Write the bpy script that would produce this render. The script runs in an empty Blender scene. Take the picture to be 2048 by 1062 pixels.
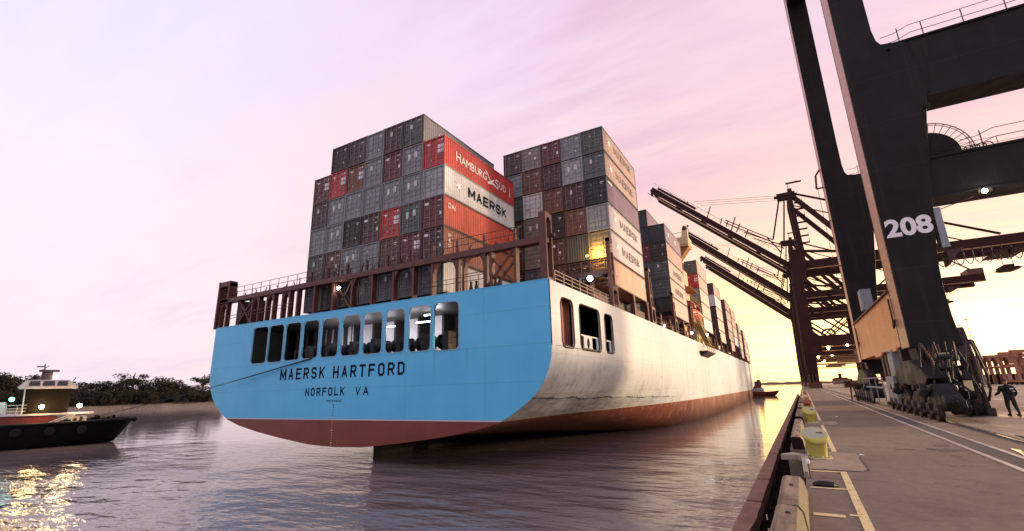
import bpy, bmesh, math, random
from mathutils import Vector, Matrix, Euler
random.seed(7)
R = math.radians
sc = bpy.context.scene
COL = sc.collection
ZC = 5.3                      # camera height above the water; heights measured from the camera are written z(...)
def z(h): return h + ZC
ZQ = z(-1.9)                  # quay level
QA = R(0.72)                  # quay runs this much to the right of +Y
def Q(x, y): return (x*math.cos(QA) + y*math.sin(QA), -x*math.sin(QA) + y*math.cos(QA))

# ------------------------------------------------------------------ camera
f_px, pitch, yaw, roll = 943.45, .258, .5202, -.0258
fw = Vector((-math.sin(yaw)*math.cos(pitch), math.cos(yaw)*math.cos(pitch), math.sin(pitch)))
rt = Vector((math.cos(yaw), math.sin(yaw), 0)); up = rt.cross(fw)
r2 = rt*math.cos(roll) + up*math.sin(roll); u2 = -rt*math.sin(roll) + up*math.cos(roll)
cd = bpy.data.cameras.new('camera'); cam = bpy.data.objects.new('camera', cd); COL.objects.link(cam)
cam.matrix_world = Matrix(((r2.x, u2.x, -fw.x, 0), (r2.y, u2.y, -fw.y, 0), (r2.z, u2.z, -fw.z, ZC), (0, 0, 0, 1)))
cd.sensor_width = 36; cd.lens = f_px*36/2048; cd.clip_end = 20000; cd.clip_start = .05
sc.camera = cam
sc.view_settings.view_transform = 'Standard'; sc.view_settings.look = 'None'
sc.view_settings.exposure = .16; sc.view_settings.gamma = 1
sc.render.engine = 'CYCLES'
sc.cycles.max_bounces = 6; sc.cycles.diffuse_bounces = 3; sc.cycles.glossy_bounces = 3
sc.cycles.use_denoising = True
sc.cycles.sample_clamp_indirect = 6
sc.cycles.caustics_reflective = False; sc.cycles.caustics_refractive = False

# ------------------------------------------------------------------ helpers
def lin(r, g, b): return tuple((c/255/12.92 if c/255 <= .04045 else ((c/255+.055)/1.055)**2.4) for c in (r, g, b))

class MB:
    """collects shapes for ONE mesh"""
    def __init__(s): s.v = []; s.f = []; s.m = []; s.cur = 0; s.g = []
    def add(s, vs, fs):
        o = len(s.v); s.v += [tuple(p) for p in vs]; s.g.append((o, len(s.v), len(s.f), len(s.f)+len(fs)))
        for f in fs: s.f.append([i+o for i in f]); s.m.append(s.cur)
        return s
    def box(s, x0, x1, y0, y1, z0, z1):
        return s.add([(x0,y0,z0),(x1,y0,z0),(x1,y1,z0),(x0,y1,z0),(x0,y0,z1),(x1,y0,z1),(x1,y1,z1),(x0,y1,z1)],
                     [(0,3,2,1),(4,5,6,7),(0,1,5,4),(1,2,6,5),(2,3,7,6),(3,0,4,7)])
    def beam(s, a, b, w, h=None, upv=(0,0,1)):
        h = h or w; a = Vector(a); b = Vector(b); d = (b-a)
        if d.length < 1e-6: return s
        d.normalize(); u = Vector(upv)
        if abs(d.dot(u)) > .98: u = Vector((0,1,0))
        sx = d.cross(u).normalized(); sy = sx.cross(d).normalized()
        c = []
        for p in (a, b):
            for i, j in ((-1,-1),(1,-1),(1,1),(-1,1)): c.append(p + sx*(i*w/2) + sy*(j*h/2))
        return s.add(c, [(3,2,1,0),(4,5,6,7),(0,1,5,4),(1,2,6,5),(2,3,7,6),(3,0,4,7)])
    def tube(s, pts, r, n=6, caps=True):
        pts = [Vector(p) for p in pts]; rings = []
        rr = r if isinstance(r, (list, tuple)) else [r]*len(pts)
        vs = []
        for i, p in enumerate(pts):
            d = (pts[min(i+1, len(pts)-1)] - pts[max(i-1, 0)]).normalized()
            u = Vector((0,0,1)) if abs(d.z) < .95 else Vector((0,1,0))
            sx = d.cross(u).normalized(); sy = sx.cross(d)
            for k in range(n):
                a = 2*math.pi*k/n; vs.append(p + (sx*math.cos(a) + sy*math.sin(a))*rr[i])
        fs = []
        for i in range(len(pts)-1):
            for k in range(n): fs.append((i*n+k, i*n+(k+1)%n, (i+1)*n+(k+1)%n, (i+1)*n+k))
        if caps: fs.append(tuple(range(n-1, -1, -1))); fs.append(tuple((len(pts)-1)*n+k for k in range(n)))
        return s.add(vs, fs)
    def lathe(s, prof, n=20, c=(0,0,0), axis='z'):
        vs = []
        for r, h in prof:
            for k in range(n):
                a = 2*math.pi*k/n
                p = (r*math.cos(a), r*math.sin(a), h)
                if axis == 'x': p = (h, r*math.cos(a), r*math.sin(a))
                if axis == 'y': p = (r*math.cos(a), h, r*math.sin(a))
                vs.append((p[0]+c[0], p[1]+c[1], p[2]+c[2]))
        fs = []
        for i in range(len(prof)-1):
            for k in range(n): fs.append((i*n+k, i*n+(k+1)%n, (i+1)*n+(k+1)%n, (i+1)*n+k))
        fs.append(tuple(range(n-1, -1, -1))); fs.append(tuple((len(prof)-1)*n+k for k in range(n)))
        return s.add(vs, fs)
    def prism(s, poly, a0, a1, axis='y'):
        """extrude a 2-D polygon: axis y -> poly is (x,z); axis x -> (y,z); axis z -> (x,y)"""
        def P(p, a): return {'y': (p[0], a, p[1]), 'x': (a, p[0], p[1]), 'z': (p[0], p[1], a)}[axis]
        n = len(poly); vs = [P(p, a0) for p in poly] + [P(p, a1) for p in poly]
        fs = [tuple(range(n)), tuple(range(2*n-1, n-1, -1))] + [(i, i+n, (i+1)%n+n, (i+1)%n) for i in range(n)]
        return s.add(vs, fs)
    def mesh(s, name, off=(0,0,0), recalc=True):
        me = bpy.data.meshes.new(name)
        me.from_pydata([(p[0]-off[0], p[1]-off[1], p[2]-off[2]) for p in s.v], [], s.f)
        if max(s.m, default=0) > 0:
            for p, k in zip(me.polygons, s.m): p.material_index = k
        if recalc:
            bm = bmesh.new(); bm.from_mesh(me); bmesh.ops.recalc_face_normals(bm, faces=bm.faces); bm.to_mesh(me); bm.free()
        return me
    def build_each(s, name, mat, parent=None, off=(0,0,0), **kw):
        out = []
        for v0, v1, f0, f1 in s.g:
            b = MB(); b.add(s.v[v0:v1], [[i-v0 for i in f] for f in s.f[f0:f1]]); out.append(b.build(name, mat, parent, off, **kw))
        return out[0]
    def build(s, name, mat, parent=None, off=(0,0,0), smooth=False, bevel=0, recalc=True):
        return obj(name, s.mesh(name, off, recalc), mat, parent, smooth, bevel)

def obj(name, me, mat, parent=None, smooth=False, bevel=0):
    o = bpy.data.objects.new(name, me); COL.objects.link(o)
    if mat is not None:
        for m in (mat if isinstance(mat, (list, tuple)) else [mat]):
            if len(me.materials) < (len(mat) if isinstance(mat, (list, tuple)) else 1): me.materials.append(m)
    if parent is not None: o.parent = parent
    if smooth:
        for p in me.polygons: p.use_smooth = True
        me.set_sharp_from_angle(angle=R(35))
    if bevel:
        b = o.modifiers.new('edge', 'BEVEL'); b.width = bevel; b.segments = 2; b.limit_method = 'ANGLE'
    return o
def thing(name, label, cat, loc=(0,0,0), rz=0, group=None):
    o = bpy.data.objects.new(name, None); COL.objects.link(o); o.location = loc; o.rotation_euler = (0,0,rz)
    o.empty_display_size = .3
    return tag(o, label, cat, group)
def tag(o, label, cat, group=None):
    o['label'] = label; o['category'] = cat
    if group: o['group'] = group
    return o
def struct(o): o['kind'] = 'structure'; return o
def copy_tree(o, parent=None):
    c = o.copy(); COL.objects.link(c); c.parent = parent
    for ch in list(o.children): copy_tree(ch, c)
    return c

def rrect(x0, x1, y0, y1, r, n=5):
    pts = []
    for cx, cy, a0 in ((x1-r, y1-r, 0), (x0+r, y1-r, 90), (x0+r, y0+r, 180), (x1-r, y0+r, 270)):
        for k in range(n+1):
            a = R(a0 + 90*k/n); pts.append((cx + r*math.cos(a), cy + r*math.sin(a)))
    return pts
def plate_mesh(name, outline, holes, thick, to3d):
    cu = bpy.data.curves.new(name, 'CURVE'); cu.dimensions = '2D'; cu.fill_mode = 'BOTH'; cu.extrude = thick/2
    for loop in [outline] + holes:
        sp = cu.splines.new('POLY'); sp.points.add(len(loop)-1); sp.use_cyclic_u = True
        for p, q in zip(sp.points, loop): p.co = (q[0], q[1], 0, 1)
    o = bpy.data.objects.new(name, cu); COL.objects.link(o)
    dg = bpy.context.evaluated_depsgraph_get(); me = bpy.data.meshes.new_from_object(o.evaluated_get(dg))
    bpy.data.objects.remove(o); me.name = name
    for v in me.vertices: v.co = Vector(to3d(v.co.x, v.co.y, v.co.z))
    bm = bmesh.new(); bm.from_mesh(me); bmesh.ops.remove_doubles(bm, verts=bm.verts, dist=1e-4)
    bmesh.ops.recalc_face_normals(bm, faces=bm.faces); bm.to_mesh(me); bm.free()
    return me
def text_mesh(body, w, h, depth, to3d, bold=0.0, slant=0.0):
    if bold and body[0] == 'M':
        mw_ = w*.19; me = text_mesh(body[1:], w-mw_-w*.028, h, depth, lambda u, v_, d: to3d(u+mw_+w*.028, v_, d), bold)
        bm = bmesh.new(); bm.from_mesh(me); st = mw_*.28
        pts = [(0,0),(st,0),(st,h*.66),(mw_/2-st*.02,h*.12),(mw_/2+st*.02,h*.12),(mw_-st,h*.66),(mw_-st,0),(mw_,0),(mw_,h),(mw_-st*1.05,h),(mw_/2,h*.40),(st*1.05,h),(0,h)]
        vs = [bm.verts.new(to3d(a, b_, depth)) for a, b_ in pts]; bm.faces.new(vs); bm.to_mesh(me); bm.free(); return me
    """letters fitted into w x h, then placed by to3d(u, v, d)"""
    cu = bpy.data.curves.new('lettering', 'FONT'); cu.body = body; cu.extrude = .01; cu.offset = bold; cu.size = 1; cu.shear = slant
    cu.resolution_u = 4
    o = bpy.data.objects.new('lettering', cu); COL.objects.link(o)
    dg = bpy.context.evaluated_depsgraph_get(); me = bpy.data.meshes.new_from_object(o.evaluated_get(dg))
    bpy.data.objects.remove(o)
    xs = [v.co.x for v in me.vertices]; ys = [v.co.y for v in me.vertices]
    x0, x1, y0, y1 = min(xs), max(xs), min(ys), max(ys)
    for v in me.vertices:
        v.co = Vector(to3d((v.co.x-x0)/(x1-x0)*w, (v.co.y-y0)/(y1-y0)*h, depth*(1 if v.co.z > 0 else 0)))
    me.name = 'lettering'
    return me

GLY = dict(M=[[(0,0),(0,1),(.5,.22),(1,1),(1,0)]], A=[[(0,0),(.5,1),(1,0)],[(.18,.30),(.82,.30)]], E=[[(1,1),(0,1),(0,0),(1,0)],[(0,.52),(.85,.52)]],
  R=[[(0,0),(0,1),(.75,1),(1,.86),(1,.62),(.75,.47),(0,.47)],[(.5,.47),(1,0)]], S=[[(1,.84),(.78,1),(.22,1),(0,.84),(0,.66),(.22,.53),(.78,.47),(1,.34),(1,.16),(.78,0),(.22,0),(0,.16)]],
  K=[[(0,0),(0,1)],[(1,1),(0,.36)],[(.32,.56),(1,0)]], H=[[(0,0),(0,1)],[(1,0),(1,1)],[(0,.5),(1,.5)]], T=[[(0,1),(1,1)],[(.5,1),(.5,0)]], F=[[(1,1),(0,1),(0,0)],[(0,.52),(.85,.52)]],
  O=[[(.25,0),(0,.16),(0,.84),(.25,1),(.75,1),(1,.84),(1,.16),(.75,0),(.25,0)]], D=[[(0,0),(0,1),(.7,1),(1,.82),(1,.18),(.7,0),(0,0)]], N=[[(0,0),(0,1),(1,0),(1,1)]], L=[[(0,1),(0,0),(1,0)]], V=[[(0,1),(.5,0),(1,1)]])
def block_text(body, w, h, depth, to3d, t=.16, gap=.34):
    """plain block capitals drawn with an even stroke t*h"""
    wid = [1.22 if c == 'M' else 1.0 for c in body]; un = sum(wid) + gap*(len(body)-1); u = w/un; T = t*h; me = MB(); x = 0; k = 0
    for c, wd in zip(body, wid):
        gw = wd*u
        for line in GLY[c]:
            pts = [Vector((x+T/2+a*(gw-T), T/2+b_*(h-T))) for a, b_ in line]
            for p, q in zip(pts[:-1], pts[1:]):
                d = (q-p).normalized(); nn = Vector((-d.y, d.x))*T/2; e = d*T/2; k += 1
                quad = [p-e+nn, p-e-nn, q+e-nn, q+e+nn]
                me.add([to3d(min(max(v.x, x), x+gw), min(max(v.y, 0), h), depth+.0004*(k % 9)) for v in quad], [(0,1,2,3)])
        x += gw + gap*u
    return me.mesh('lettering')

# ------------------------------------------------------------------ materials
class NT:
    def __init__(s, name):
        s.mat = bpy.data.materials.new(name); s.mat.use_nodes = True
        s.t = s.mat.node_tree; s.t.nodes.clear()
        s.out = s.n('ShaderNodeOutputMaterial'); s.b = s.n('ShaderNodeBsdfPrincipled')
        s.l(s.b.outputs[0], s.out.inputs['Surface'])
    def n(s, typ, **kw):
        nd = s.t.nodes.new(typ)
        for k, v in kw.items(): setattr(nd, k, v)
        return nd
    def l(s, a, b): s.t.links.new(a, b)
    def coord(s, scale=(1,1,1), space='Object', rnd=True):
        tc = s.n('ShaderNodeTexCoord'); mp = s.n('ShaderNodeMapping'); mp.inputs['Scale'].default_value = scale
        s.l(tc.outputs[space], mp.inputs['Vector'])
        if rnd and space == 'Object':
            oi = s.n('ShaderNodeObjectInfo'); mu = s.n('ShaderNodeMath', operation='MULTIPLY'); mu.inputs[1].default_value = 57.3
            s.l(oi.outputs['Random'], mu.inputs[0])
            cb = s.n('ShaderNodeCombineXYZ')
            for i in range(3): s.l(mu.outputs[0], cb.inputs[i])
            s.l(cb.outputs[0], mp.inputs['Location'])
        return mp.outputs[0]
    def world(s, scale=(1,1,1)):
        g = s.n('ShaderNodeNewGeometry'); mp = s.n('ShaderNodeMapping'); mp.inputs['Scale'].default_value = scale
        s.l(g.outputs['Position'], mp.inputs['Vector']); return mp.outputs[0]
    def noise(s, vec, scale, detail=5, rough=.6):
        nd = s.n('ShaderNodeTexNoise'); nd.inputs['Scale'].default_value = scale
        nd.inputs['Detail'].default_value = detail; nd.inputs['Roughness'].default_value = rough
        s.l(vec, nd.inputs['Vector']); return nd.outputs[0]
    def ramp(s, fac, p0, p1, c0=0., c1=1.):
        r = s.n('ShaderNodeMapRange'); r.inputs[1].default_value = p0; r.inputs[2].default_value = p1
        r.inputs[3].default_value = c0; r.inputs[4].default_value = c1; s.l(fac, r.inputs[0]); return r.outputs[0]
    def mix(s, fac, a, b, mode='MIX'):
        m = s.n('ShaderNodeMix', data_type='RGBA', blend_type=mode)
        for val, sock in ((fac, m.inputs[0]), (a, m.inputs[6]), (b, m.inputs[7])):
            if hasattr(val, 'is_output') or hasattr(val, 'links'): s.l(val, sock)
            elif isinstance(val, (int, float)): sock.default_value = val
            else: sock.default_value = (*val[:3], 1)
        return m.outputs[2]
    def math(s, op, a, b=0):
        m = s.n('ShaderNodeMath', operation=op)
        for val, sock in ((a, m.inputs[0]), (b, m.inputs[1])):
            if hasattr(val, 'links'): s.l(val, sock)
            else: sock.default_value = val
        return m.outputs[0]
    def bump(s, h, strength=.3, dist=.02):
        b = s.n('ShaderNodeBump'); b.inputs['Strength'].default_value = strength; b.inputs['Distance'].default_value = dist
        s.l(h, b.inputs['Height']); s.l(b.outputs[0], s.b.inputs['Normal']); return b
    def base(s, c):
        if hasattr(c, 'links'): s.l(c, s.b.inputs['Base Color'])
        else: s.b.inputs['Base Color'].default_value = (*c, 1)
    def set(s, rough=.6, metal=0, spec=.5):
        if hasattr(rough, 'links'): s.l(rough, s.b.inputs['Roughness'])
        else: s.b.inputs['Roughness'].default_value = rough
        s.b.inputs['Metallic'].default_value = metal; s.b.inputs['Specular IOR Level'].default_value = spec
        return s.mat

def paint(name, col, rough=.55, metal=0, var=.25, scale=1.2, dirt=(.05,.035,.025), dirt_amt=.35, streak=0., bump=0., spec=.5, dirt_scale=2.5):
    m = NT(name); v = m.coord((1,1,1))
    n1 = m.noise(v, scale, 4)
    lo = tuple(c*(1-var) for c in col); hi = tuple(min(1, c*(1+var*.7)) for c in col)
    c = m.mix(m.ramp(n1, .3, .7), lo, hi)
    n2 = m.noise(v, dirt_scale, 8, .7)
    c = m.mix(m.ramp(n2, .55, .8, 0, dirt_amt), c, dirt)
    if streak:
        n3 = m.noise(m.coord((1, 1, .06)), 3.2, 5, .65)
        c = m.mix(m.ramp(n3, .52, .75, 0, streak), c, dirt)
    m.base(c)
    n4 = m.noise(v, 6, 4)
    if bump: m.bump(n2, bump, .02)
    return m.set(m.ramp(n4, .3, .7, max(.05, rough-.12), min(1, rough+.12)), metal, spec)

def emit(name, col, s):
    m = NT(name); m.base(col); m.b.inputs['Emission Color'].default_value = (*col, 1); m.b.inputs['Emission Strength'].default_value = s
    return m.set(.5)

M = {}
PAL = dict(hsred=(.62,.045,.032), dred=(.17,.03,.03), maroon=(.085,.03,.03), brown=(.15,.06,.035), rust=(.22,.075,.035),
           dkbrown=(.05,.032,.026), grey=(.27,.285,.30), ltgrey=(.40,.42,.43), dkgrey=(.13,.135,.14), olive=(.10,.10,.08),
           green=(.10,.12,.105), black=(.025,.028,.034), white=(.85,.83,.80), maersk=(.88,.89,.88), dal=(.78,.11,.06),
           orangebrown=(.42,.13,.06), peach=(.70,.50,.42), apricot=(.92,.55,.38), violet=(.26,.15,.26), tan=(.30,.25,.20), lavender=(.85,.78,.80), palered=(.62,.33,.29))
for k, c in PAL.items():
    c = tuple(x*.70 for x in c); M['c_'+k] = paint('container_paint_'+k, c, .5, 0, .2, .8, tuple(x*.35 for x in (c[0]*1.2, c[1], c[2]*.8)), .4, .35)
M['gap'] = paint('dark_steel', (.02,.02,.02), .7)
M['rod'] = paint('galvanised_rod', (.22,.22,.22), .45, .6)
M['label_white'] = paint('label_white', (.72,.70,.68), .6, var=.1, dirt_amt=.2)
M['text_black'] = paint('black_lettering_paint', (.008,.009,.012), .7, var=.1, dirt_amt=0, spec=.05)
M['text_navy'] = paint('navy_lettering_paint', (.008,.011,.024), .7, var=.1, dirt_amt=0, spec=.05)
M['text_grey'] = paint('faded_lettering_paint', (.13,.095,.11), .6, var=.2)
M['text_white'] = paint('white_lettering_paint', (.78,.76,.74), .55, var=.08, dirt_amt=.15)
M['star'] = paint('faded_star_paint', (.75,.77,.80), .55, var=.1, dirt_amt=.1)
M['redlead'] = paint('red_oxide_steel', (.10,.027,.017), .55, 0, .3, 1.5, (.05,.02,.015), .5, .3)
M['redlead_dark'] = paint('dark_red_oxide_steel', (.035,.013,.011), .6, 0, .3, 1.5, (.02,.012,.01), .5)
M['cream'] = paint('cream_superstructure_paint', (.62,.45,.24), .5, 0, .12, 1, (.25,.12,.05), .3, .3)
M['deck'] = paint('deck_paint', (.10,.035,.03), .7)
M['orange'] = paint('orange_lifeboat_paint', (.48,.13,.05), .4, var=.15)
M['yellow_rail'] = paint('yellow_rail_paint', (.36,.25,.07), .5, var=.2)
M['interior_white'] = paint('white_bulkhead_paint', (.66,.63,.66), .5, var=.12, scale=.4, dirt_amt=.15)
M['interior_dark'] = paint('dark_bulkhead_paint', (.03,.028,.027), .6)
M['machine'] = paint('machinery_paint', (.022,.023,.023), .55, spec=.2)
m = NT('charcoal_crane_paint'); v = m.world(); g_ = m.n('ShaderNodeNewGeometry'); sx_ = m.n('ShaderNodeSeparateXYZ'); m.l(g_.outputs['Position'], sx_.inputs[0])
c = m.mix(m.ramp(m.noise(v, .45, 5), .3, .7), (.010,.0095,.009), (.017,.016,.015)); c = m.mix(m.ramp(m.noise(m.world((1.3,1.3,.07)), 1.6, 6, .7), .54, .76, 0, .6), c, (.034,.026,.021)); c = m.mix(m.ramp(m.noise(v, 3.2, 7, .75), .62, .76, 0, .6), c, (.045,.024,.016))
fr = m.math('FRACT', m.math('DIVIDE', m.math('ADD', sx_.outputs[2], .9), 3.1)); ln = m.math('LESS_THAN', fr, .014); c = m.mix(m.math('MULTIPLY', ln, .6), c, (.03,.027,.025))
m.base(c); m.bump(m.math('ADD', m.noise(m.world((.5,.5,.5)), 1.2, 3), m.math('MULTIPLY', ln, .25)), .15, .06); M['crane_black'] = m.set(m.ramp(m.noise(v, 1.1, 5), .3, .7, .42, .62), 0, .14)
M['crane_sill'] = paint('weathered_orange_crane_paint', (.66,.24,.07), .42, 0, .15, .6, (.22,.08,.03), .3, .6)
M['crane_lit_face'] = paint('weathered_skylit_crane_paint', (.40,.17,.11), .35, 0, .15, .4, (.2,.08,.05), .3, .35)  # sky reflection on the waterside leg plates put into the colour
M['crane_red'] = paint('maroon_crane_paint', (.030,.006,.0045), .6, 0, .3, .3, (.02,.007,.006), .3, spec=.2)
M['grey_box'] = paint('grey_cabinet_paint', (.24,.26,.29), .5, var=.15, streak=.3)
M['concrete_old'] = paint('old_concrete', (.28,.22,.17), .85, 0, .25, 2, (.08,.055,.04), .6, bump=.4)
M['rope'] = paint('mooring_rope', (.02,.018,.016), .8)
M['black_rubber'] = paint('black_rubber', (.009,.009,.009), .6, var=.2, spec=.2)
M['steel_bright'] = paint('worn_rail_steel', (.45,.42,.40), .22, .9, .2)
M['tug_black'] = paint('black_hull_paint', (.005,.005,.005), .6, spec=.08)
M['tug_red'] = paint('tug_red_paint', (.17,.022,.014), .5, streak=.3)
M['tug_white'] = paint('tug_white_paint', (.50,.46,.48), .45, dirt_amt=.2)
M['tug_ochre'] = paint('tug_ochre_paint', (.008,.005,.003), .7, spec=.1)
M['window_dark'] = paint('dark_window_glass', (.008,.009,.011), .08, spec=.7, dirt_amt=0)
M['bark'] = paint('bark', (.045,.032,.024), .9, bump=.4)
M['cloth_dark'] = paint('dark_work_clothes', (.012,.012,.014), .85, dirt_amt=.1)
M['skin'] = paint('skin', (.38,.2,.13), .5, var=.1, dirt_amt=0)
M['carrier_red'] = paint('hazed_carrier_red_paint', (.36,.15,.09), .6)  # red paled to put distance haze into the colour
M['paving_line'] = None
m = NT('shaded_quay_wall'); v = m.world(); m.base(m.mix(m.noise(v, 2, 5), (.012,.009,.008), (.03,.02,.016))); M['quay_shade'] = m.set(.95, 0, .0)  # near-black base puts the shade under the quay edge into the colour

# ------------------------------------------------------------------ world
SUN_AZ, SUN_EL = R(54), R(7.5)
w = bpy.data.worlds.new('World'); sc.world = w; w.use_nodes = True
t = w.node_tree; t.nodes.clear()
class WN(NT):
    def __init__(s, tree): s.t = tree
W = WN(t)
outw = W.n('ShaderNodeOutputWorld'); bg = W.n('ShaderNodeBackground'); W.l(bg.outputs[0], outw.inputs['Surface'])
tc = W.n('ShaderNodeTexCoord'); nrm = W.n('ShaderNodeVectorMath', operation='NORMALIZE'); W.l(tc.outputs['Generated'], nrm.inputs[0])
D = nrm.outputs[0]
sp = W.n('ShaderNodeSeparateXYZ'); W.l(D, sp.inputs[0]); ex, ey, ez = sp.outputs
def dirdot(az):
    dn = W.n('ShaderNodeVectorMath', operation='DOT_PRODUCT'); W.l(D, dn.inputs[0]); dn.inputs[1].default_value = (math.sin(az), math.cos(az), 0)
    hl = W.math('SQRT', W.math('ADD', W.math('MULTIPLY', ex, ex), W.math('ADD', W.math('MULTIPLY', ey, ey), 1e-4)))
    return W.math('DIVIDE', dn.outputs['Value'], hl)
def cramp(fac, stops):
    r = W.n('ShaderNodeValToRGB'); e = r.color_ramp.elements
    while len(e) < len(stops): e.new(.5)
    for el, (p, c) in zip(e, stops): el.position = p; el.color = (*lin(*c), 1)
    W.l(fac, r.inputs[0]); return r.outputs[0]
cosA = dirdot(R(7))
e01 = W.ramp(ez, -.05, .95)     # elevation sine mapped so that horizon = .05
left = cramp(e01, [(0,(234,212,230)), (.05,(237,215,232)), (.18,(246,229,240)), (.40,(246,232,244)), (.62,(229,222,248)), (1,(218,214,246))])
mid = cramp(e01, [(0,(253,226,190)), (.05,(253,229,197)), (.18,(252,220,203)), (.40,(247,213,217)), (.62,(236,214,236)), (1,(226,213,244))])
glow = cramp(e01, [(0,(255,230,152)), (.06,(255,236,164)), (.13,(255,231,168)), (.24,(254,218,182)), (.42,(247,208,205)), (.62,(240,212,226)), (1,(226,210,238))])
m1 = W.n('ShaderNodeMapRange', interpolation_type='SMOOTHSTEP'); m1.inputs[1].default_value = .15; m1.inputs[2].default_value = .85; W.l(cosA, m1.inputs[0])
m2 = W.n('ShaderNodeMapRange', interpolation_type='SMOOTHSTEP'); m2.inputs[1].default_value = .80; m2.inputs[2].default_value = .985; W.l(cosA, m2.inputs[0])
sky = W.mix(m2.outputs[0], W.mix(m1.outputs[0], left, mid), glow)
# thin streaks of cloud
pl = W.n('ShaderNodeCombineXYZ'); den = W.math('ADD', W.math('ABSOLUTE', ez), .12)
W.l(W.math('DIVIDE', ex, den), pl.inputs[0]); W.l(W.math('DIVIDE', ey, den), pl.inputs[1])
mp = W.n('ShaderNodeMapping'); mp.inputs['Rotation'].default_value = (0, 0, R(38)); mp.inputs['Scale'].default_value = (.55, 2.4, 1); W.l(pl.outputs[0], mp.inputs['Vector'])
n1 = W.noise(mp.outputs[0], 1.3, 7, .62)
mp2 = W.n('ShaderNodeMapping'); mp2.inputs['Scale'].default_value = (.8, .8, 1); W.l(pl.outputs[0], mp2.inputs['Vector'])
n2 = W.noise(mp2.outputs[0], .9, 4, .5)
cl = W.math('MULTIPLY', W.ramp(n1, .42, .72), W.ramp(n2, .38, .62))
sky = W.mix(W.math('MULTIPLY', cl, .75), sky, W.mix(m1.outputs[0], lin(246,228,238), lin(250,214,212)))
cl2 = W.math('MULTIPLY', W.ramp(n1, .56, .36), W.ramp(n2, .62, .40))
sky = W.mix(W.math('MULTIPLY', cl2, W.ramp(m1.outputs[0], 0, 1, .30, .85)), sky, W.mix(m1.outputs[0], lin(222,203,226), lin(222,180,204)))
# low bright bands near the sun
mp3 = W.n('ShaderNodeMapping'); mp3.inputs['Scale'].default_value = (1.2, 1.2, 34); W.l(D, mp3.inputs['Vector'])
n3 = W.noise(mp3.outputs[0], 1.6, 5, .55)
low = W.math('MULTIPLY', W.ramp(ez, .25, .05), m2.outputs[0])
sky = W.mix(W.math('MULTIPLY', low, W.ramp(n3, .46, .66, 0, .55)), sky, lin(255,248,205))
sky = W.mix(W.math('MULTIPLY', low, W.ramp(n3, .44, .30, 0, .5)), sky, lin(252,224,160))
# the sun's glow just above the horizon, brighter than the picture can show
def glow_lobe(az, pw, fall, col, amt):
    g = W.math('MULTIPLY', W.math('POWER', W.math('MAXIMUM', dirdot(R(az)), 0), pw), W.math('EXPONENT', W.math('MULTIPLY', W.math('ABSOLUTE', W.math('SUBTRACT', ez, .06)), -fall)))
    v_ = W.n('ShaderNodeVectorMath', operation='SCALE'); v_.inputs[0].default_value = col; W.l(W.math('MULTIPLY', g, amt), v_.inputs['Scale']); return v_.outputs[0]
va = W.n('ShaderNodeVectorMath', operation='ADD'); W.l(sky, va.inputs[0]); W.l(glow_lobe(-1, 30, 11, (1.0,.42,.0), 1.5), va.inputs[1])
va2 = W.n('ShaderNodeVectorMath', operation='ADD'); W.l(va.outputs[0], va2.inputs[0]); W.l(glow_lobe(19, 16, 14, (1.0,.56,.24), 3.0), va2.inputs[1]); va = va2
# overhead sky out of view boosted as added fill; behind the camera almost even
back = W.math('MAXIMUM', W.ramp(cosA, .05, -.55, 1, .98), W.ramp(ez, .74, .95, 1, 1.3))
vb = W.n('ShaderNodeVectorMath', operation='SCALE'); W.l(va.outputs[0], vb.inputs[0]); W.l(back, vb.inputs['Scale'])
ns = W.n('ShaderNodeTexSky', sky_type='NISHITA'); ns.sun_disc = False; ns.sun_elevation = SUN_EL; ns.sun_rotation = SUN_AZ
vn = W.n('ShaderNodeVectorMath', operation='SCALE'); W.l(ns.outputs[0], vn.inputs[0]); vn.inputs['Scale'].default_value = .006
vf = W.n('ShaderNodeVectorMath', operation='ADD'); W.l(vb.outputs[0], vf.inputs[0]); W.l(vn.outputs[0], vf.inputs[1])
W.l(vf.outputs[0], bg.inputs['Color']); bg.inputs['Strength'].default_value = .98

sun_d = bpy.data.lights.new('sun', 'SUN'); sun_d.energy = 5.0; sun_d.angle = R(13); sun_d.color = (1, .70, .43)
sun = bpy.data.objects.new('sun', sun_d); COL.objects.link(sun)
sd = Vector((math.sin(SUN_AZ)*math.cos(SUN_EL), math.cos(SUN_AZ)*math.cos(SUN_EL), math.sin(SUN_EL)))
sun.rotation_euler = sd.to_track_quat('Z', 'Y').to_euler()

def lamp(loc, watts, col=(1,1,1), rad=.12, parent=None, name='lamp_light'):
    d = bpy.data.lights.new(name, 'POINT'); d.energy = watts; d.color = col; d.shadow_soft_size = rad
    o = bpy.data.objects.new(name, d); COL.objects.link(o); o.location = loc
    if parent: o.parent = parent
    return o
M['lamp_white'] = emit('lit_white_lamp', (1,.97,.92), 30)
M['lamp_amber'] = emit('lit_amber_lamp', (1,.55,.08), 14)
M['lamp_warm'] = emit('lit_warm_lamp', (1,.78,.42), 60)
M['lamp_green'] = emit('lit_green_lamp', (.1,1,.75), 14)
M['tube_lamp'] = emit('lit_tube_lamp', (.95,.97,1), 9)
def bulb(name, c, r, mat, parent, off=(0,0,0)):
    b = MB(); n = 8
    b.lathe([(r*math.sin(math.pi*k/n)+1e-4, -r*math.cos(math.pi*k/n)) for k in range(n+1)], 12, c)
    return b.build(name, mat, parent, off, smooth=True)

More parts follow.
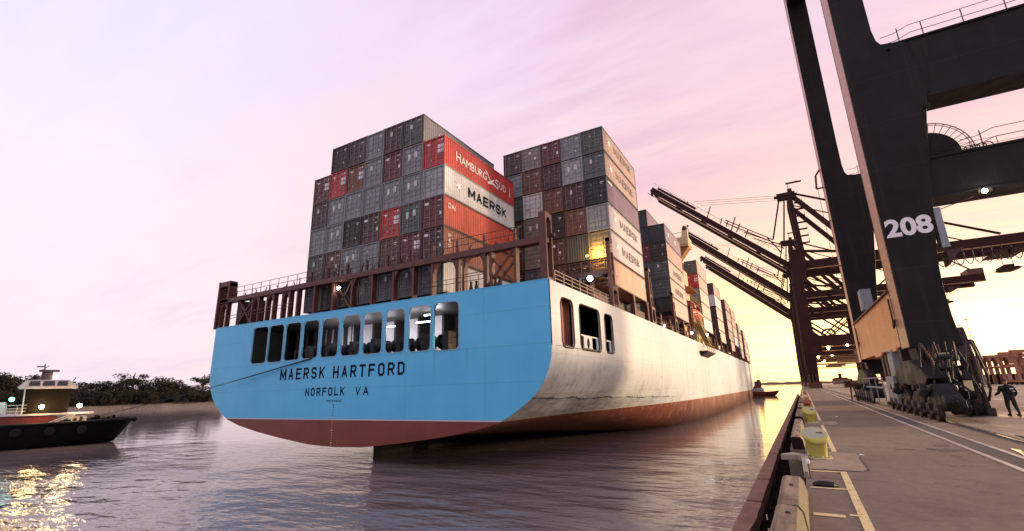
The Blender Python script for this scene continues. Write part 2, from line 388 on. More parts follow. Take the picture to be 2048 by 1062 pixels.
# ------------------------------------------------------------------ setting: water, quay, yard
m = NT('river_water'); v = m.world((1,1,1))
va_ = m.n('ShaderNodeMapping'); va_.inputs['Rotation'].default_value = (0,0,R(24)); va_.inputs['Scale'].default_value = (.42,1.0,1); m.l(v, va_.inputs['Vector'])
wa = m.noise(va_.outputs[0], .35, 3, .55); wb = m.noise(va_.outputs[0], 1.5, 4, .6); wc_ = m.noise(v, .07, 3, .5)
wd = m.noise(va_.outputs[0], 6.0, 2, .5)
hgt = m.math('ADD', m.math('ADD', m.math('MULTIPLY', wa, 2.3), m.math('MULTIPLY', m.math('MULTIPLY', wb, .42), m.ramp(wc_, .38, .62, .35, 1.3))), m.math('MULTIPLY', wd, .05))
dv = m.n('ShaderNodeVectorMath', operation='DISTANCE'); m.l(v, dv.inputs[0]); dv.inputs[1].default_value = (-30, 20, 0)
churn = m.math('ADD', m.ramp(dv.outputs['Value'], 17, 38, 2.6, .26), m.ramp(dv.outputs['Value'], 45, 200, 0, -.12))   # wash behind the stern, calmer farther out
m.bump(m.math('MULTIPLY', hgt, churn), .40, .20)
m.base(m.mix(m.ramp(wc_, .35, .65), (.145,.112,.105), (.205,.165,.16)))
m.b.inputs['IOR'].default_value = 1.333
M['water'] = m.set(.06, 0, .5)
b = MB(); b.add([(-4000,-600,0),(4000,-600,0),(4000,12000,0),(-4000,12000,0)], [(0,1,2,3)])
struct(b.build('river_water', M['water']))

def asphalt(name, c0, c1, grain=.15, rough=.85, wet=0.):
    m = NT(name); v = m.world()
    a = m.noise(v, .25, 5, .6); c = m.mix(m.ramp(a, .35, .65), c0, c1)
    g = m.noise(v, 38, 3, .7); c = m.mix(m.ramp(g, .35, .7, 0, grain), c, tuple(x*1.7 for x in c1))
    md = m.noise(v, 9, 6, .75); c = m.mix(m.ramp(md, .42, .66, 0, .45), c, tuple(x*.62 for x in c0)); c = m.mix(m.ramp(md, .40, .30, 0, .4), c, tuple(min(1, x*1.45) for x in c1))
    st = m.noise(v, 1.3, 7, .7); c = m.mix(m.ramp(st, .52, .74, 0, .55), c, tuple(x*.45 for x in c0))
    st2 = m.noise(m.world((1,.12,1)), 1.8, 4, .6); c = m.mix(m.ramp(st2, .6, .8, 0, .35), c, tuple(x*.55 for x in c0))
    wv = m.noise(v, .9, 4, .6); vv = m.n('ShaderNodeVectorMath', operation='ADD'); sc_ = m.n('ShaderNodeVectorMath', operation='SCALE'); m.l(v, sc_.inputs[0]); sc_.inputs['Scale'].default_value = .16
    cbx = m.n('ShaderNodeCombineXYZ'); m.l(m.math('MULTIPLY', wv, .5), cbx.inputs[0]); m.l(m.math('MULTIPLY', g, .03), cbx.inputs[1]); m.l(sc_.outputs[0], vv.inputs[0]); m.l(cbx.outputs[0], vv.inputs[1])
    vo = m.n('ShaderNodeTexVoronoi', feature='DISTANCE_TO_EDGE'); vo.inputs['Scale'].default_value = 1; m.l(vv.outputs[0], vo.inputs['Vector'])
    crack = m.math('MULTIPLY', m.ramp(vo.outputs['Distance'], .010, .004), m.ramp(m.noise(v, .3, 3), .44, .52))
    c = m.mix(m.math('MULTIPLY', crack, .75), c, tuple(x*.25 for x in c0))
    tyre = m.math('MULTIPLY', m.ramp(m.noise(m.world((1.6,.02,1)), 1.6, 3), .58, .68), m.ramp(m.noise(m.world((.6,.12,1)), .8, 4), .45, .6))
    c = m.mix(m.math('MULTIPLY', tyre, .4), c, tuple(x*.4 for x in c0))
    m.base(c); m.bump(g, .35, .012)
    r = m.ramp(st, .3, .7, rough-.08, min(1, rough+.08))
    if wet: r = m.math('SUBTRACT', r, m.ramp(m.noise(m.world((1,.3,1)), .35, 4, .6), .5, .62, 0, wet))
    return m.set(r, 0, .4)
M['asphalt'] = asphalt('quay_asphalt', (.130,.092,.060), (.20,.145,.097))
M['yard'] = asphalt('yard_concrete', (.24,.175,.115), (.33,.25,.17), .1, .7, .42)
M['pad'] = asphalt('bollard_pad_concrete', (.25,.18,.12), (.33,.25,.175), .15)
M['dark_patch'] = asphalt('oil_stained_asphalt', (.06,.045,.04), (.10,.075,.065), .1)
def qpoly(pts, zz): return [(*Q(x, y), zz) for x, y in pts]
def qsheet(name, pts, zz, mat):
    b = MB(); b.add(qpoly(pts, zz), [tuple(range(len(pts)))]); o = b.build(name, mat); return struct(o)
b = MB()
P0 = [(-.62,-60),(900,-60),(900,760),(-.62,760),(-.62,16.95),(-.24,16.95),(-.24,15.5),(-.62,15.5),(-.62,14.8),(-.24,14.8),(-.24,11.2),(-.62,11.2)]
n_ = len(P0)
b.add(qpoly(P0, ZQ)+qpoly(P0, -3), [tuple(range(n_))]+[(i, i+n_, (i+1)%n_+n_, (i+1)%n_) for i in range(n_)])
struct(b.build('quay_apron', M['asphalt']))
qsheet('yard_pavement', [(5.62,-60),(900,-60),(900,760),(5.62,760)], ZQ+.004, M['yard'])
# crane rail, cable slot
qb = lambda B, x0, x1, y0, y1, z0, z1: B.add(qpoly([(x0,y0),(x1,y0),(x1,y1),(x0,y1)], z0)+qpoly([(x0,y0),(x1,y0),(x1,y1),(x0,y1)], z1), [(0,3,2,1),(4,5,6,7),(0,1,5,4),(1,2,6,5),(2,3,7,6),(3,0,4,7)])
b = MB(); qb(b, 5.36, 5.44, -60, 760, ZQ-.1, ZQ+.03); struct(b.build('crane_rail_track', M['steel_bright']))
b = MB(); qb(b, 35.9, 35.98, -60, 760, ZQ-.1, ZQ+.03); struct(b.build('crane_rail_track', M['steel_bright']))
qsheet('rail_groove_ground', [(5.20,-60),(5.60,-60),(5.60,760),(5.20,760)], ZQ+.004, M['dark_patch'])
b = MB()
qb(b, 3.62, 3.74, -60, 760, ZQ-.1, ZQ+.012); qb(b, 4.24, 4.36, -60, 760, ZQ-.1, ZQ+.012)
struct(b.build('cable_slot_pavement_edges', paint('pale_steel_edge', (.62,.52,.42), .4, .3, .2)))
qsheet('cable_slot_pavement', [(3.74,-60),(4.24,-60),(4.24,760),(3.74,760)], ZQ+.004, M['dark_patch'])
mw = NT('puddle_water'); mw.base((.05,.04,.035)); mw.bump(mw.noise(mw.world(), 3, 3), .03, .02); M['puddle'] = mw.set(.06, 0, .6)
def blob(name, cx, cy, rx, ry, zz, mat, n=40, seed=1, jag=.3):
    rr = random.Random(seed); ph = [rr.uniform(0, 6.28) for _ in range(5)]
    pts = []
    for k in range(n):
        a = 2*math.pi*k/n; q = 1 + jag*sum(math.sin((i+2)*a+ph[i])/(i+2) for i in range(5))
        pts.append((cx+rx*q*math.cos(a), cy+ry*q*math.sin(a)))
    b = MB(); b.add(qpoly(pts, zz), [tuple(range(n))]); return struct(b.build(name, mat))
blob('puddle_water', 4.62, 16.2, .20, 2.6, ZQ+.016, M['puddle'], seed=3)
blob('puddle_water', 4.95, 13.0, .26, 2.0, ZQ+.016, M['puddle'], seed=8)
blob('puddle_water', 5.9, 20.5, .14, 2.4, ZQ+.008, M['puddle'], seed=5)
blob('puddle_water', 8.3, 25.0, .30, 1.2, ZQ+.008, M['puddle'], seed=25)
blob('stained_ground', 3.1, 18.0, .30, .5, ZQ+.004, M['dark_patch'], seed=4, jag=.55)
blob('stained_ground', 3.25, 19.2, .16, .3, ZQ+.004, M['dark_patch'], seed=14, jag=.5)
# painted lines
m = NT('worn_yellow_paint'); v = m.world(); n_ = m.noise(v, 6, 8, .7)
m.base(m.mix(m.ramp(n_, .52, .66), (.66,.50,.22), (.30,.22,.15))); M['paving_line'] = m.set(.7)
def qline(x0, x1, y0, y1): return [(x0,y0),(x1,y0),(x1,y1),(x0,y1)]
b = MB()
for x0, x1, y0, y1 in [(.40,.52,-8,13.15),(.40,.52,16.7,26.6),(.40,.52,29.5,41),(.40,.52,43.5,58),(.40,.52,61,75),(.40,.52,78,120),
        (-.16,.24,8.85,9.02),(.30,.40,9.0,9.12),(-.18,.40,11.02,11.14),(-.18,.40,13.0,13.15),(-.18,.40,17.6,17.75),(-.18,.4,21.5,21.7),(-.18,.40,25.0,25.2),(-.18,.4,31,31.25),(-.18,.4,36,36.25)]:
    b.add(qpoly(qline(x0,x1,y0,y1), ZQ+.008), [(0,1,2,3)])
struct(b.build('painted_pavement_line', M['paving_line']))
for y0, y1, x1 in [(13.3,16.6,.95),(26.8,29.2,1.1),(41.2,43.2,.9),(58.4,60.6,.9)]:
    qsheet('bollard_pad_pavement', [(-.2,y0),(x1-.12,y0),(x1,y0+.35),(x1,y1-.1),(-.2,y1)], ZQ+.012, M['pad'])
b = MB()
b.add(qpoly([(.93,13.35),(.96,13.35),(.96,15.6),(.93,15.6)], ZQ+.014), [(0,1,2,3)])
struct(b.build('pavement_joint_line', M['gap']))

QROT = -QA
def qloc(x, y, zz=ZQ): return (*Q(x, y), zz)
# timber bull rail (kerb logs along the edge)
m = NT('weathered_timber'); v = m.coord((1,.08,1)); n_ = m.noise(v, 7, 6, .65); n2_ = m.noise(m.coord(), 1.6, 6, .7)
c = m.mix(m.ramp(n_, .3, .7), (.12,.078,.050), (.34,.24,.155)); c = m.mix(m.ramp(n2_, .48, .70, 0, .8), c, (.07,.05,.034))
g_ = m.n('ShaderNodeNewGeometry'); sx_ = m.n('ShaderNodeSeparateXYZ'); m.l(g_.outputs['Normal'], sx_.inputs[0])
sd_ = m.ramp(sx_.outputs[0], .5, .9); c = m.mix(m.math('MULTIPLY', sd_, m.ramp(n2_, .3, .6, .2, .7)), c, (.22,.21,.10))
m.base(c); m.bump(n_, .5, .012); M['timber'] = m.set(.8, 0, .3)
def bull(y0, y1, lab, cut=True, joint=None):
    L = y1-y0
    t = thing('bull_rail', lab, 'kerb timber', qloc(-.4, y0), QROT, 'timber bull rail along the quay edge')
    prof = [(-.15,.0),(.17,.0),(.145,.26),(.09,.335),(-.1,.35),(-.16,.32)]
    segs = [(0, L)] if joint is None else [(0, joint-.02), (joint+.005, L)]
    for a, c_ in segs:
        s = MB(); n = len(prof); st = max(2, int((c_-a)/.35)); rr = random.Random(int(y0*10+a*7))
        vs = []; fs = []
        for k in range(st+1):
            y = a + (c_-a)*k/st
            for i, (px_, pz_) in enumerate(prof):
                j = .006 if pz_ > .1 else 0
                dz = 0
                if cut and k == st and c_ == L and pz_ > .2: dz = -.16
                vs.append((px_+rr.uniform(-j,j)+ (.012 if a else 0), y, pz_+rr.uniform(-j,j)+dz))
        for k in range(st):
            for i in range(n): fs.append((k*n+i, k*n+(i+1)%n, (k+1)*n+(i+1)%n, (k+1)*n+i))
        fs.append(tuple(range(n-1,-1,-1))); fs.append(tuple(st*n+i for i in range(n)))
        s.add(vs, fs); s.build('timber', M['timber'], t)
    s = MB(); s.prism([(a*1.0, b_) for a, b_ in prof], -.03, -.004, 'y'); s.build('shaded_end', M['quay_shade'], t)  # near-black plate paints the shade on the timber's near end
    for y in [.35+1.9*k for k in range(int((L-.5)/1.9)+1)]:
        s = MB(); s.lathe([(.032,.0),(.032,.012),(.02,.02)], 8, (0, y, .345)); s.build_each('bolt_head', M['gap'], t)
    s = MB()
    for y in [.3+1.6*k for k in range(int(L/1.6))]: s.box(-.1,.1,y,y+.3,-.02,.0)
    s.build_each('timber_block', M['timber'], t)
    return t
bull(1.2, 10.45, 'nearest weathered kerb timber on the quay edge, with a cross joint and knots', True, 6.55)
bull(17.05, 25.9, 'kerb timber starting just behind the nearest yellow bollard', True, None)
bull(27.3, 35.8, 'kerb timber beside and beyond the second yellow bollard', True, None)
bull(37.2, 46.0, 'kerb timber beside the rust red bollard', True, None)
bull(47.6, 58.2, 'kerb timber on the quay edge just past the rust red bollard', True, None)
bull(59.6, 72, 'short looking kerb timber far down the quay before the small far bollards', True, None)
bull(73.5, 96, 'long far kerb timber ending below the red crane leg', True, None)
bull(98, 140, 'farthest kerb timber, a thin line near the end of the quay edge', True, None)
# steel angle that frames the gap beside the first bollard
t = thing('corner_guard', 'pale L shaped concrete kerb piece in the gap beside the nearest yellow bollard', 'kerb', qloc(-.42, 12.6), QROT)
s = MB(); s.prism([(.15,-.4),(.24,-.4),(.25,2.5),(-.1,2.75),(-.34,2.42),(-.36,2.2),(.0,2.3),(.1,2.0)], -.02, .11, 'z'); s.build('curb', M['concrete_old'], t, bevel=.01)
b = MB(); b.add(qpoly([(-.62,11.2),(-.24,11.2),(-.24,14.8),(-.62,14.8)], ZQ-1.0), [(0,1,2,3)]); b.add(qpoly([(-.62,15.5),(-.24,15.5),(-.24,16.95),(-.62,16.95)], ZQ-1.0), [(0,1,2,3)]); struct(b.build('quay_wall', M['quay_shade']))  # added dark floor keeps the notches as black as deep shade
# lower fender wale on the waterside
t = None
lens = [(-2,9.9),(10.15,14.4),(14.55,17.7),(17.85,24.0),(24.2,33),(33.2,46),(46.3,64),(64.5,92),(92.5,150)]
wl = ['nearest rusty fender beam below the quay edge by the water', 'second rusty fender beam, joint beside the end of the nearest kerb timber',
      'third fender beam, beside the black recess', 'fender beam beside the nearest yellow bollard', 'fender beam beside the second kerb timber',
      'fender beam beside the second and third bollards', 'fender beam further down the quay, narrow and sunlit', 'far fender beam leading to the red crane', 'farthest fender beam at the waterline end of the quay']
M['wale'] = paint('rust_stained_fender_timber', (.19,.085,.05), .75, 0, .35, 1.2, (.10,.05,.03), .6, bump=.5)
for (y0, y1), lab in zip(lens, wl):
    t = thing('fender_beam', lab, 'fender', qloc(-1.72, y0, z(-3.2)), QROT, 'fender beams along the quay face')
    s = MB(); rr = random.Random(int(y0*10)); n = max(2, int((y1-y0)/.5)); vs = []
    for k in range(n+1):
        y = (y1-y0)*k/n; j = rr.uniform(-.05,.02) if k % 2 else 0
        vs += [(0,y,0),(.36+j,y,0),(.36+j,y,.3),(0,y,.3)]
    fs = [(k*4+i, k*4+(i+1)%4, k*4+4+(i+1)%4, k*4+4+i) for k in range(n) for i in range(4)]
    fs += [(3,2,1,0), (n*4,n*4+1,n*4+2,n*4+3)]; s.add(vs, fs); s.build('timber', M['wale'], t)
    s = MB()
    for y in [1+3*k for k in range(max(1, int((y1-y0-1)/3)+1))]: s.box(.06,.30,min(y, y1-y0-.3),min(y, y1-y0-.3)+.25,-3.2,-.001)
    s.build_each('pile', M['quay_shade'], t)
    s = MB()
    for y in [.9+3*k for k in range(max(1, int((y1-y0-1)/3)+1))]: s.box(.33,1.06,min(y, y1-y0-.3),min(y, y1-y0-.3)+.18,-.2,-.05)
    s.build_each('bracket', M['quay_shade'], t)
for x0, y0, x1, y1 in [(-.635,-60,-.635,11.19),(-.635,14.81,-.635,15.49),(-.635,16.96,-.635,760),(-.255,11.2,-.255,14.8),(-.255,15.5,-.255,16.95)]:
    b = MB(); b.add([(*Q(x0,y0),-3),(*Q(x1,y1),-3),(*Q(x1,y1),ZQ-.005),(*Q(x0,y0),ZQ-.005)], [(0,1,2,3)]); struct(b.build('quay_wall', M['quay_shade']))
# bollards
m = NT('worn_yellow_bollard_paint'); v = m.coord(); n_ = m.noise(v, 5, 8, .7); c = m.mix(m.ramp(m.noise(v, 2.5, 4), .3, .7), (.36,.32,.05), (.50,.43,.07)); c = m.mix(m.ramp(n_, .52, .70, 0, .75), c, (.27,.23,.13))
g_ = m.n('ShaderNodeNewGeometry'); sx_ = m.n('ShaderNodeSeparateXYZ'); m.l(g_.outputs['Normal'], sx_.inputs[0])
worn = m.math('MULTIPLY', m.ramp(sx_.outputs[2], .7, .85), m.ramp(m.noise(v, 2.2, 6, .7), .40, .52)); c = m.mix(m.math('MULTIPLY', worn, .85), c, (.33,.31,.24))
drip = m.noise(m.coord((1,1,.1)), 9, 4); c = m.mix(m.ramp(drip, .56, .7, 0, .5), c, (.2,.17,.09)); m.base(c); m.bump(n_, .3, .01); M['bollard_yellow'] = m.set(.65)
M['bollard_red'] = paint('rusty_red_bollard', (.28,.08,.04), .7, 0, .3, 4)
def bollard(x, y, lab, mat, s_=1.0):
    t = thing('bollard', lab, 'bollard', qloc(x, y, ZQ+.012), QROT + R(6), 'mooring bollards on the quay edge')
    s = MB(); s.lathe([(.20*s_,.03),(.205*s_,.08),(.235*s_,.36*s_),(.272*s_,.50*s_),(.30*s_,.53*s_),(.305*s_,.565*s_),(.285*s_,.60*s_),(.2*s_,.62*s_),(.0015,.63*s_)], 28)
    for i, p in enumerate(s.v):
        if p[2] > .3*s_: s.v[i] = (p[0], p[1], p[2] + (p[1]-.12*p[0])*.50*min(1, (p[2]/s_-.3)/.2))
    s.build('post', mat, t, smooth=True)
    s = MB(); s.prism([(.33*s_*math.cos(a*math.pi/4+.39), .30*s_*math.sin(a*math.pi/4+.39)) for a in range(8)], 0, .035, 'z'); s.build('base_plate', mat if s_ < .9 else M['bollard_base'], t, bevel=.008)
    for k in range(8):
        a = k*math.pi/4 + .2; s = MB(); s.lathe([(.036*s_,.03),(.036*s_,.055),(.02*s_,.075)], 7, (.265*s_*math.cos(a), .25*s_*math.sin(a), 0)); s.build('bolt', M['bollard_base'], t)
    s = MB(); s.box(.03,.17,-.02,.02,.60*s_,.632*s_); s.build('slot', M['gap'], t)
M['bollard_base'] = paint('worn_pale_yellow_base', (.55,.46,.25), .7, 0, .3, 5, dirt_amt=.6)
bollard(.06, 15.15, 'yellow mooring bollard nearest the camera on a concrete pad', M['bollard_yellow'])
bollard(.05, 27.9, 'second yellow mooring bollard along the quay edge', M['bollard_yellow'])
bollard(.05, 42.3, 'rust red mooring bollard behind the second yellow one', M['bollard_red'], .95)
bollard(.05, 59.5, 'small pale ochre bollard just past the rust red one', M['bollard_base'], .89)
bollard(.05, 78.0, 'tiny far bollard before the red crane leg', M['bollard_red'], .88)
# small things lying about
t = thing('rubber_mat', 'flat black rubber fender strip lying across the marked bay', 'rubber strip', qloc(.0, 11.3), QROT + R(4))
s = MB(); rr = random.Random(3); pts = []
for k in range(9): pts.append((.30*k/8-.12, 0, .035))
s.tube([(-.12,0,.04),(-.02,.02,.05),(.1,.01,.05),(.2,-.01,.045),(.27,.0,.03)], [.05,.10,.11,.10,.04], 8); 
s.v = [(p[0], p[1]*1.5, max(.004, p[2]*.55+.006)) for p in s.v]; s.build('strip', M['black_rubber'], t, smooth=True)
t = thing('guard_stake', 'short white topped stake beside the end of the nearest kerb timber', 'stake', qloc(-.16, 12.1), QROT)
s = MB(); s.tube([(0,0,0),(0,0,.28)], .012, 6); s.build('rod', M['gap'], t)
s = MB(); s.lathe([(.002,.27),(.035,.28),(.04,.32),(.03,.36),(.002,.37)], 10); s.build('cap', M['label_white'], t, smooth=True)
for i, (x, y, lab) in enumerate([(1.05,16.2,'white scrap of litter right of the nearest bollard pad'), (1.35,33,'pale scrap of litter in the middle of the quay road'), (1.9,52,'pale litter near the cable slot on the far quay road')]):
    t = thing('litter_scrap', lab, 'litter', qloc(x, y), QROT + i)
    s = MB(); s.add([(-.05,-.04,.005),(.06,-.03,.012),(.07,.04,.006),(0,.02,.03),(-.06,.05,.008)], [(0,1,3),(1,2,3),(2,4,3),(4,0,3)]); s.build('paper', M['label_white'], t)

# ------------------------------------------------------------------ the container ship
XC, HB, YS, ZD = -33.46, 20.06, 28.33, z(7.26)
SO = (XC, YS, 0)
ship = thing('container_ship', 'huge container ship with blue transom, pale side and red underside, lying along the quay', 'ship', SO)
BOOT = z(-2.03)
# hull paint
m = NT('hull_side_glare_paint'); g_ = m.n('ShaderNodeNewGeometry'); sx_ = m.n('ShaderNodeSeparateXYZ'); m.l(g_.outputs['Position'], sx_.inputs[0])
v = m.world(); X_, Y_, Z_ = sx_.outputs
side = m.mix(m.ramp(m.noise(v, .12, 4), .35, .65), (.55,.60,.615), (.62,.66,.66))  # pale base puts sky glare on the blue hull side into the colour
stn = m.noise(m.world((1.0,.9,.07)), 1.5, 6, .68)
low = m.ramp(Z_, 11.5, 3.5, 0, 1)
side = m.mix(m.math('MULTIPLY', m.ramp(stn, .50, .74), m.math('ADD', m.math('MULTIPLY', low, .75), .10)), side, (.26,.24,.17))
side = m.mix(m.math('MULTIPLY', m.ramp(m.noise(m.world((1,.35,1.4)), .8, 7, .72), .55, .74), m.math('MULTIPLY', low, .8)), side, (.16,.19,.21))
streaky = m.math('MULTIPLY', m.ramp(m.noise(m.world((1,1,.015)), 1.1, 4, .6), .52, .66), m.ramp(Z_, 8.6, 5.0, 0, .5))
side = m.mix(m.math('MULTIPLY', streaky, m.ramp(Y_, 48, 40)), side, (.33,.28,.13))
scuff = m.math('MULTIPLY', m.ramp(m.noise(m.world((1,.10,2.2)), 1.3, 8, .75), .60, .68), m.math('MULTIPLY', m.ramp(Z_, 3.4, 4.2), m.ramp(Z_, 7.0, 5.4)))
side = m.mix(m.math('MULTIPLY', scuff, .85), side, (.09,.085,.08))
lnz = m.math('ADD', m.math('ADD', m.math('MULTIPLY', m.math('SUBTRACT', Y_, 28), -.02), 4.72), m.math('MULTIPLY', m.math('SUBTRACT', m.noise(m.world((0,.22,0)), 1.0, 6, .75), .5), .9))
ldz = m.math('ABSOLUTE', m.math('SUBTRACT', Z_, lnz)); lw = m.ramp(m.noise(m.world((0,.5,0)), 1.0, 4, .7), .35, .7, .015, .10)
gash = m.math('MULTIPLY', m.math('LESS_THAN', ldz, lw), m.ramp(Y_, 70, 64)); side = m.mix(m.math('MULTIPLY', gash, .9), side, (.035,.035,.035))
grime = m.math('MULTIPLY', m.ramp(m.noise(m.world((1,.2,.8)), .9, 6, .7), .38, .62), m.math('MULTIPLY', m.math('LESS_THAN', Z_, lnz), m.ramp(Y_, 72, 46))); side = m.mix(m.math('MULTIPLY', grime, .55), side, (.14,.15,.155))
patch = m.noise(m.world((1,.5,.28)), .85, 2, .3)
side = m.mix(m.math('MULTIPLY', m.ramp(patch, .57, .60), m.math('MULTIPLY', low, .35)), side, (.70,.73,.73))
# streaks under the openings
red = m.mix(m.ramp(m.noise(v, .35, 6, .65), .35, .7), (.15,.034,.018), (.26,.075,.034))
red = m.mix(m.ramp(m.noise(m.world((1,1.2,.12)), 1.4, 5, .7), .55, .72, 0, .75), red, (.62,.40,.20))
red = m.mix(m.ramp(Z_, 1.4, .1, 0, .75), red, (.12,.045,.028))
edge = m.math('ADD', Z_, m.math('MULTIPLY', m.math('SUBTRACT', m.noise(m.world((1,1,.1)), 1.1, 5, .6), .5), .35))
isred = m.ramp(Z_, BOOT+.01, BOOT-.01)
drip = m.math('MULTIPLY', m.ramp(m.noise(m.world((1,1,.02)), 2.6, 3), .62, .68), m.ramp(Z_, BOOT-.9, BOOT-.1, 0, .8))
red = m.mix(drip, red, (.6,.55,.45))
c = m.mix(isred, side, red)
wl_ = m.math('MULTIPLY', m.ramp(Z_, BOOT-.05, BOOT-.03), m.ramp(Z_, BOOT+.07, BOOT+.05)); c = m.mix(m.math('MULTIPLY', wl_, .7), c, (.68,.62,.55))
# plate seams
def seam(coord, step, off, wdt):
    q = m.math('FRACT', m.math('DIVIDE', m.math('ADD', coord, off), step)); return m.math('LESS_THAN', q, wdt/step)
sm = m.math('MAXIMUM', seam(Z_, 2.65, .35, .05), seam(Y_, 11.8, 4.0, .06))
c = m.mix(m.math('MULTIPLY', sm, .22), c, (.18,.14,.10))
m.base(c)
dent = m.math('ADD', m.math('MULTIPLY', m.noise(m.world((1,.35,.5)), .8, 3), 1.0), m.math('MULTIPLY', sm, .06))
m.bump(dent, .16, .12)
M['hull'] = m.set(m.ramp(stn, .3, .7, .34, .52), 0, .5)
m = NT('transom_blue_paint'); g_ = m.n('ShaderNodeNewGeometry'); sx_ = m.n('ShaderNodeSeparateXYZ'); m.l(g_.outputs['Position'], sx_.inputs[0]); Z_ = sx_.outputs[2]; v = m.world()
blue = m.mix(m.ramp(m.noise(v, .25, 4), .35, .65), (.080,.44,.72), (.098,.49,.77))
blue = m.mix(m.ramp(m.noise(m.world((1.2,1,.08)), 1.2, 6, .7), .58, .8, 0, .30), blue, (.05,.20,.33))
blue = m.mix(m.ramp(m.noise(v, 2.2, 8, .75), .62, .8, 0, .35), blue, (.06,.17,.26))
redt = m.mix(m.ramp(m.noise(v, .4, 5), .35, .65), (.14,.024,.016), (.19,.036,.022))
redt = m.mix(m.ramp(m.noise(m.world((1.5,1,.1)), 1.3, 5, .7), .55, .75, 0, .4), redt, (.12,.025,.018))
c = m.mix(m.ramp(Z_, BOOT+.005, BOOT-.005), blue, redt)
wl_ = m.math('MULTIPLY', m.ramp(Z_, BOOT-.03, BOOT-.02), m.ramp(Z_, BOOT+.06, BOOT+.05)); c = m.mix(wl_, c, (.55,.52,.55))
X_ = sx_.outputs[0]
def seam2(coord, step, off, wdt): return m.math('LESS_THAN', m.math('FRACT', m.math('DIVIDE', m.math('ADD', coord, off), step)), wdt/step)
sm = m.math('MAXIMUM', seam2(Z_, 2.45, 1.55, .035), seam2(X_, 7.3, 62.5, .035))
c = m.mix(m.math('MULTIPLY', sm, .30), c, (.03,.10,.16))
rust = m.math('MULTIPLY', m.math('MULTIPLY', m.ramp(m.noise(m.world((1,1,.02)), 1.7, 3), .64, .70), m.ramp(Z_, 4.6, 8.3)), m.math('LESS_THAN', Z_, 8.35))
c = m.mix(m.math('MULTIPLY', rust, .35), c, (.16,.12,.09))
sc1 = m.math('MULTIPLY', m.ramp(m.noise(m.world((.35,1,2.5)), 1.5, 8, .75), .64, .70), m.ramp(Z_, 6.2, 4.6)); c = m.mix(m.math('MULTIPLY', sc1, .45), c, (.05,.13,.2))
m.base(c); m.bump(m.math('ADD', m.noise(m.world((.35,1,.35)), 1.1, 3), m.math('MULTIPLY', sm, .05)), .22, .10); M['transom'] = m.set(.42, 0, .4)

TR = [(HB, 8.15), (HB-.04, 7.4), (HB-.25, 6.6), (HB-.55, 6.0), (HB-1.05, 5.26), (HB-1.62, 4.72), (HB-2.4, 4.17), (HB-3.25, 3.62), (HB-4.25, 3.15), (HB-6.2, 2.64), (HB-9.2, 2.12), (HB-13, 1.62), (HB-16.8, 1.22), (0, 1.12)]
MS = [(HB, 8.15), (HB, 6.4), (HB, 4.6), (HB, 3.0), (HB, 1.5), (HB, 0.), (HB, -1.2), (HB-.05, -2.4), (HB-.4, -3.6), (HB-1.2, -4.8), (HB-2.6, -5.6), (HB-6, -6.2), (HB-12, -6.5), (0, -6.5)]
STA = [YS, 30, 32, 34.5, 37.5, 41, 45, 50, 56, 63, 71, 80, 92, 104, 140, 180, 190, 200, 210, 220, 230, 240, 250, 260, 270, 280, 290, 300, 310, 318, 324]
def smooth(t): t = max(0, min(1, t)); return t*t*(3-2*t)
def taper(y, zz):
    y0 = 190 if zz > 6 else 178
    if y <= y0: return 1
    return max(0, 1-((y-y0)/(325.5-y0))**(2.2 if zz > 6 else 1.8))
def section(y):
    wv = smooth(max(0, (y-YS)/73)**1.25)
    return [(((1-wv)*a[0]+wv*b_[0])*taper(y, 8 if i < 3 else 2), (1-wv)*a[1]+wv*b_[1]) for i, (a, b_) in enumerate(zip(TR, MS))]
b = MB(); ns_ = len(TR)
for y in STA:
    s = section(y)
    for hb, zz in s: b.v.append((XC+hb, y, zz))
    for hb, zz in s[-2::-1]: b.v.append((XC-hb, y, zz))
nr = 2*ns_-1
for k in range(len(STA)-1):
    for i in range(nr-1): b.f.append([k*nr+i, k*nr+i+1, (k+1)*nr+i+1, (k+1)*nr+i]); b.m.append(0)
hull = b.build('hull', M['hull'], ship, SO, smooth=True)
# upper strake: starboard plate with openings near the stern, then the rest
YE = 62.
op = [rrect(30.08, 32.28, z(2.78), z(6.3), .5), rrect(33.45, 37.95, z(2.8), z(6.3), .5), rrect(39.15, 41.25, z(2.85), z(6.24), .45)]
me = plate_mesh('upper_side', [(YS, 8.15), (YE, 8.15), (YE, ZD), (YS, ZD)], op, .14, lambda a, c_, d: (XC+HB-.07+d-SO[0], a-SO[1], c_))
upper = obj('upper_side', me, M['hull'], ship)
b = MB()
for sgn, y0 in ((1, YE), (-1, YS)):
    ys_ = [y0] + [y for y in STA if y > y0]
    for zz in (8.15, ZD):
        for y in ys_: b.v.append((XC+sgn*HB*taper(y, 8), y, zz))
    n = len(ys_); o_ = len(b.v)-2*n
    for k in range(n-1): b.f.append([o_+k, o_+k+1, o_+n+k+1, o_+n+k]); b.m.append(0)
b.build('upper_side', M['hull'], ship, SO, recalc=False)
# rim bars around the side openings
s = MB()
for loop in op:
    pts = [(XC+HB+.012, a, c_) for a, c_ in loop]; s.tube(pts+[pts[0]], .05, 6, False)
s.build('opening_rim', M['redlead_dark'], ship, SO)
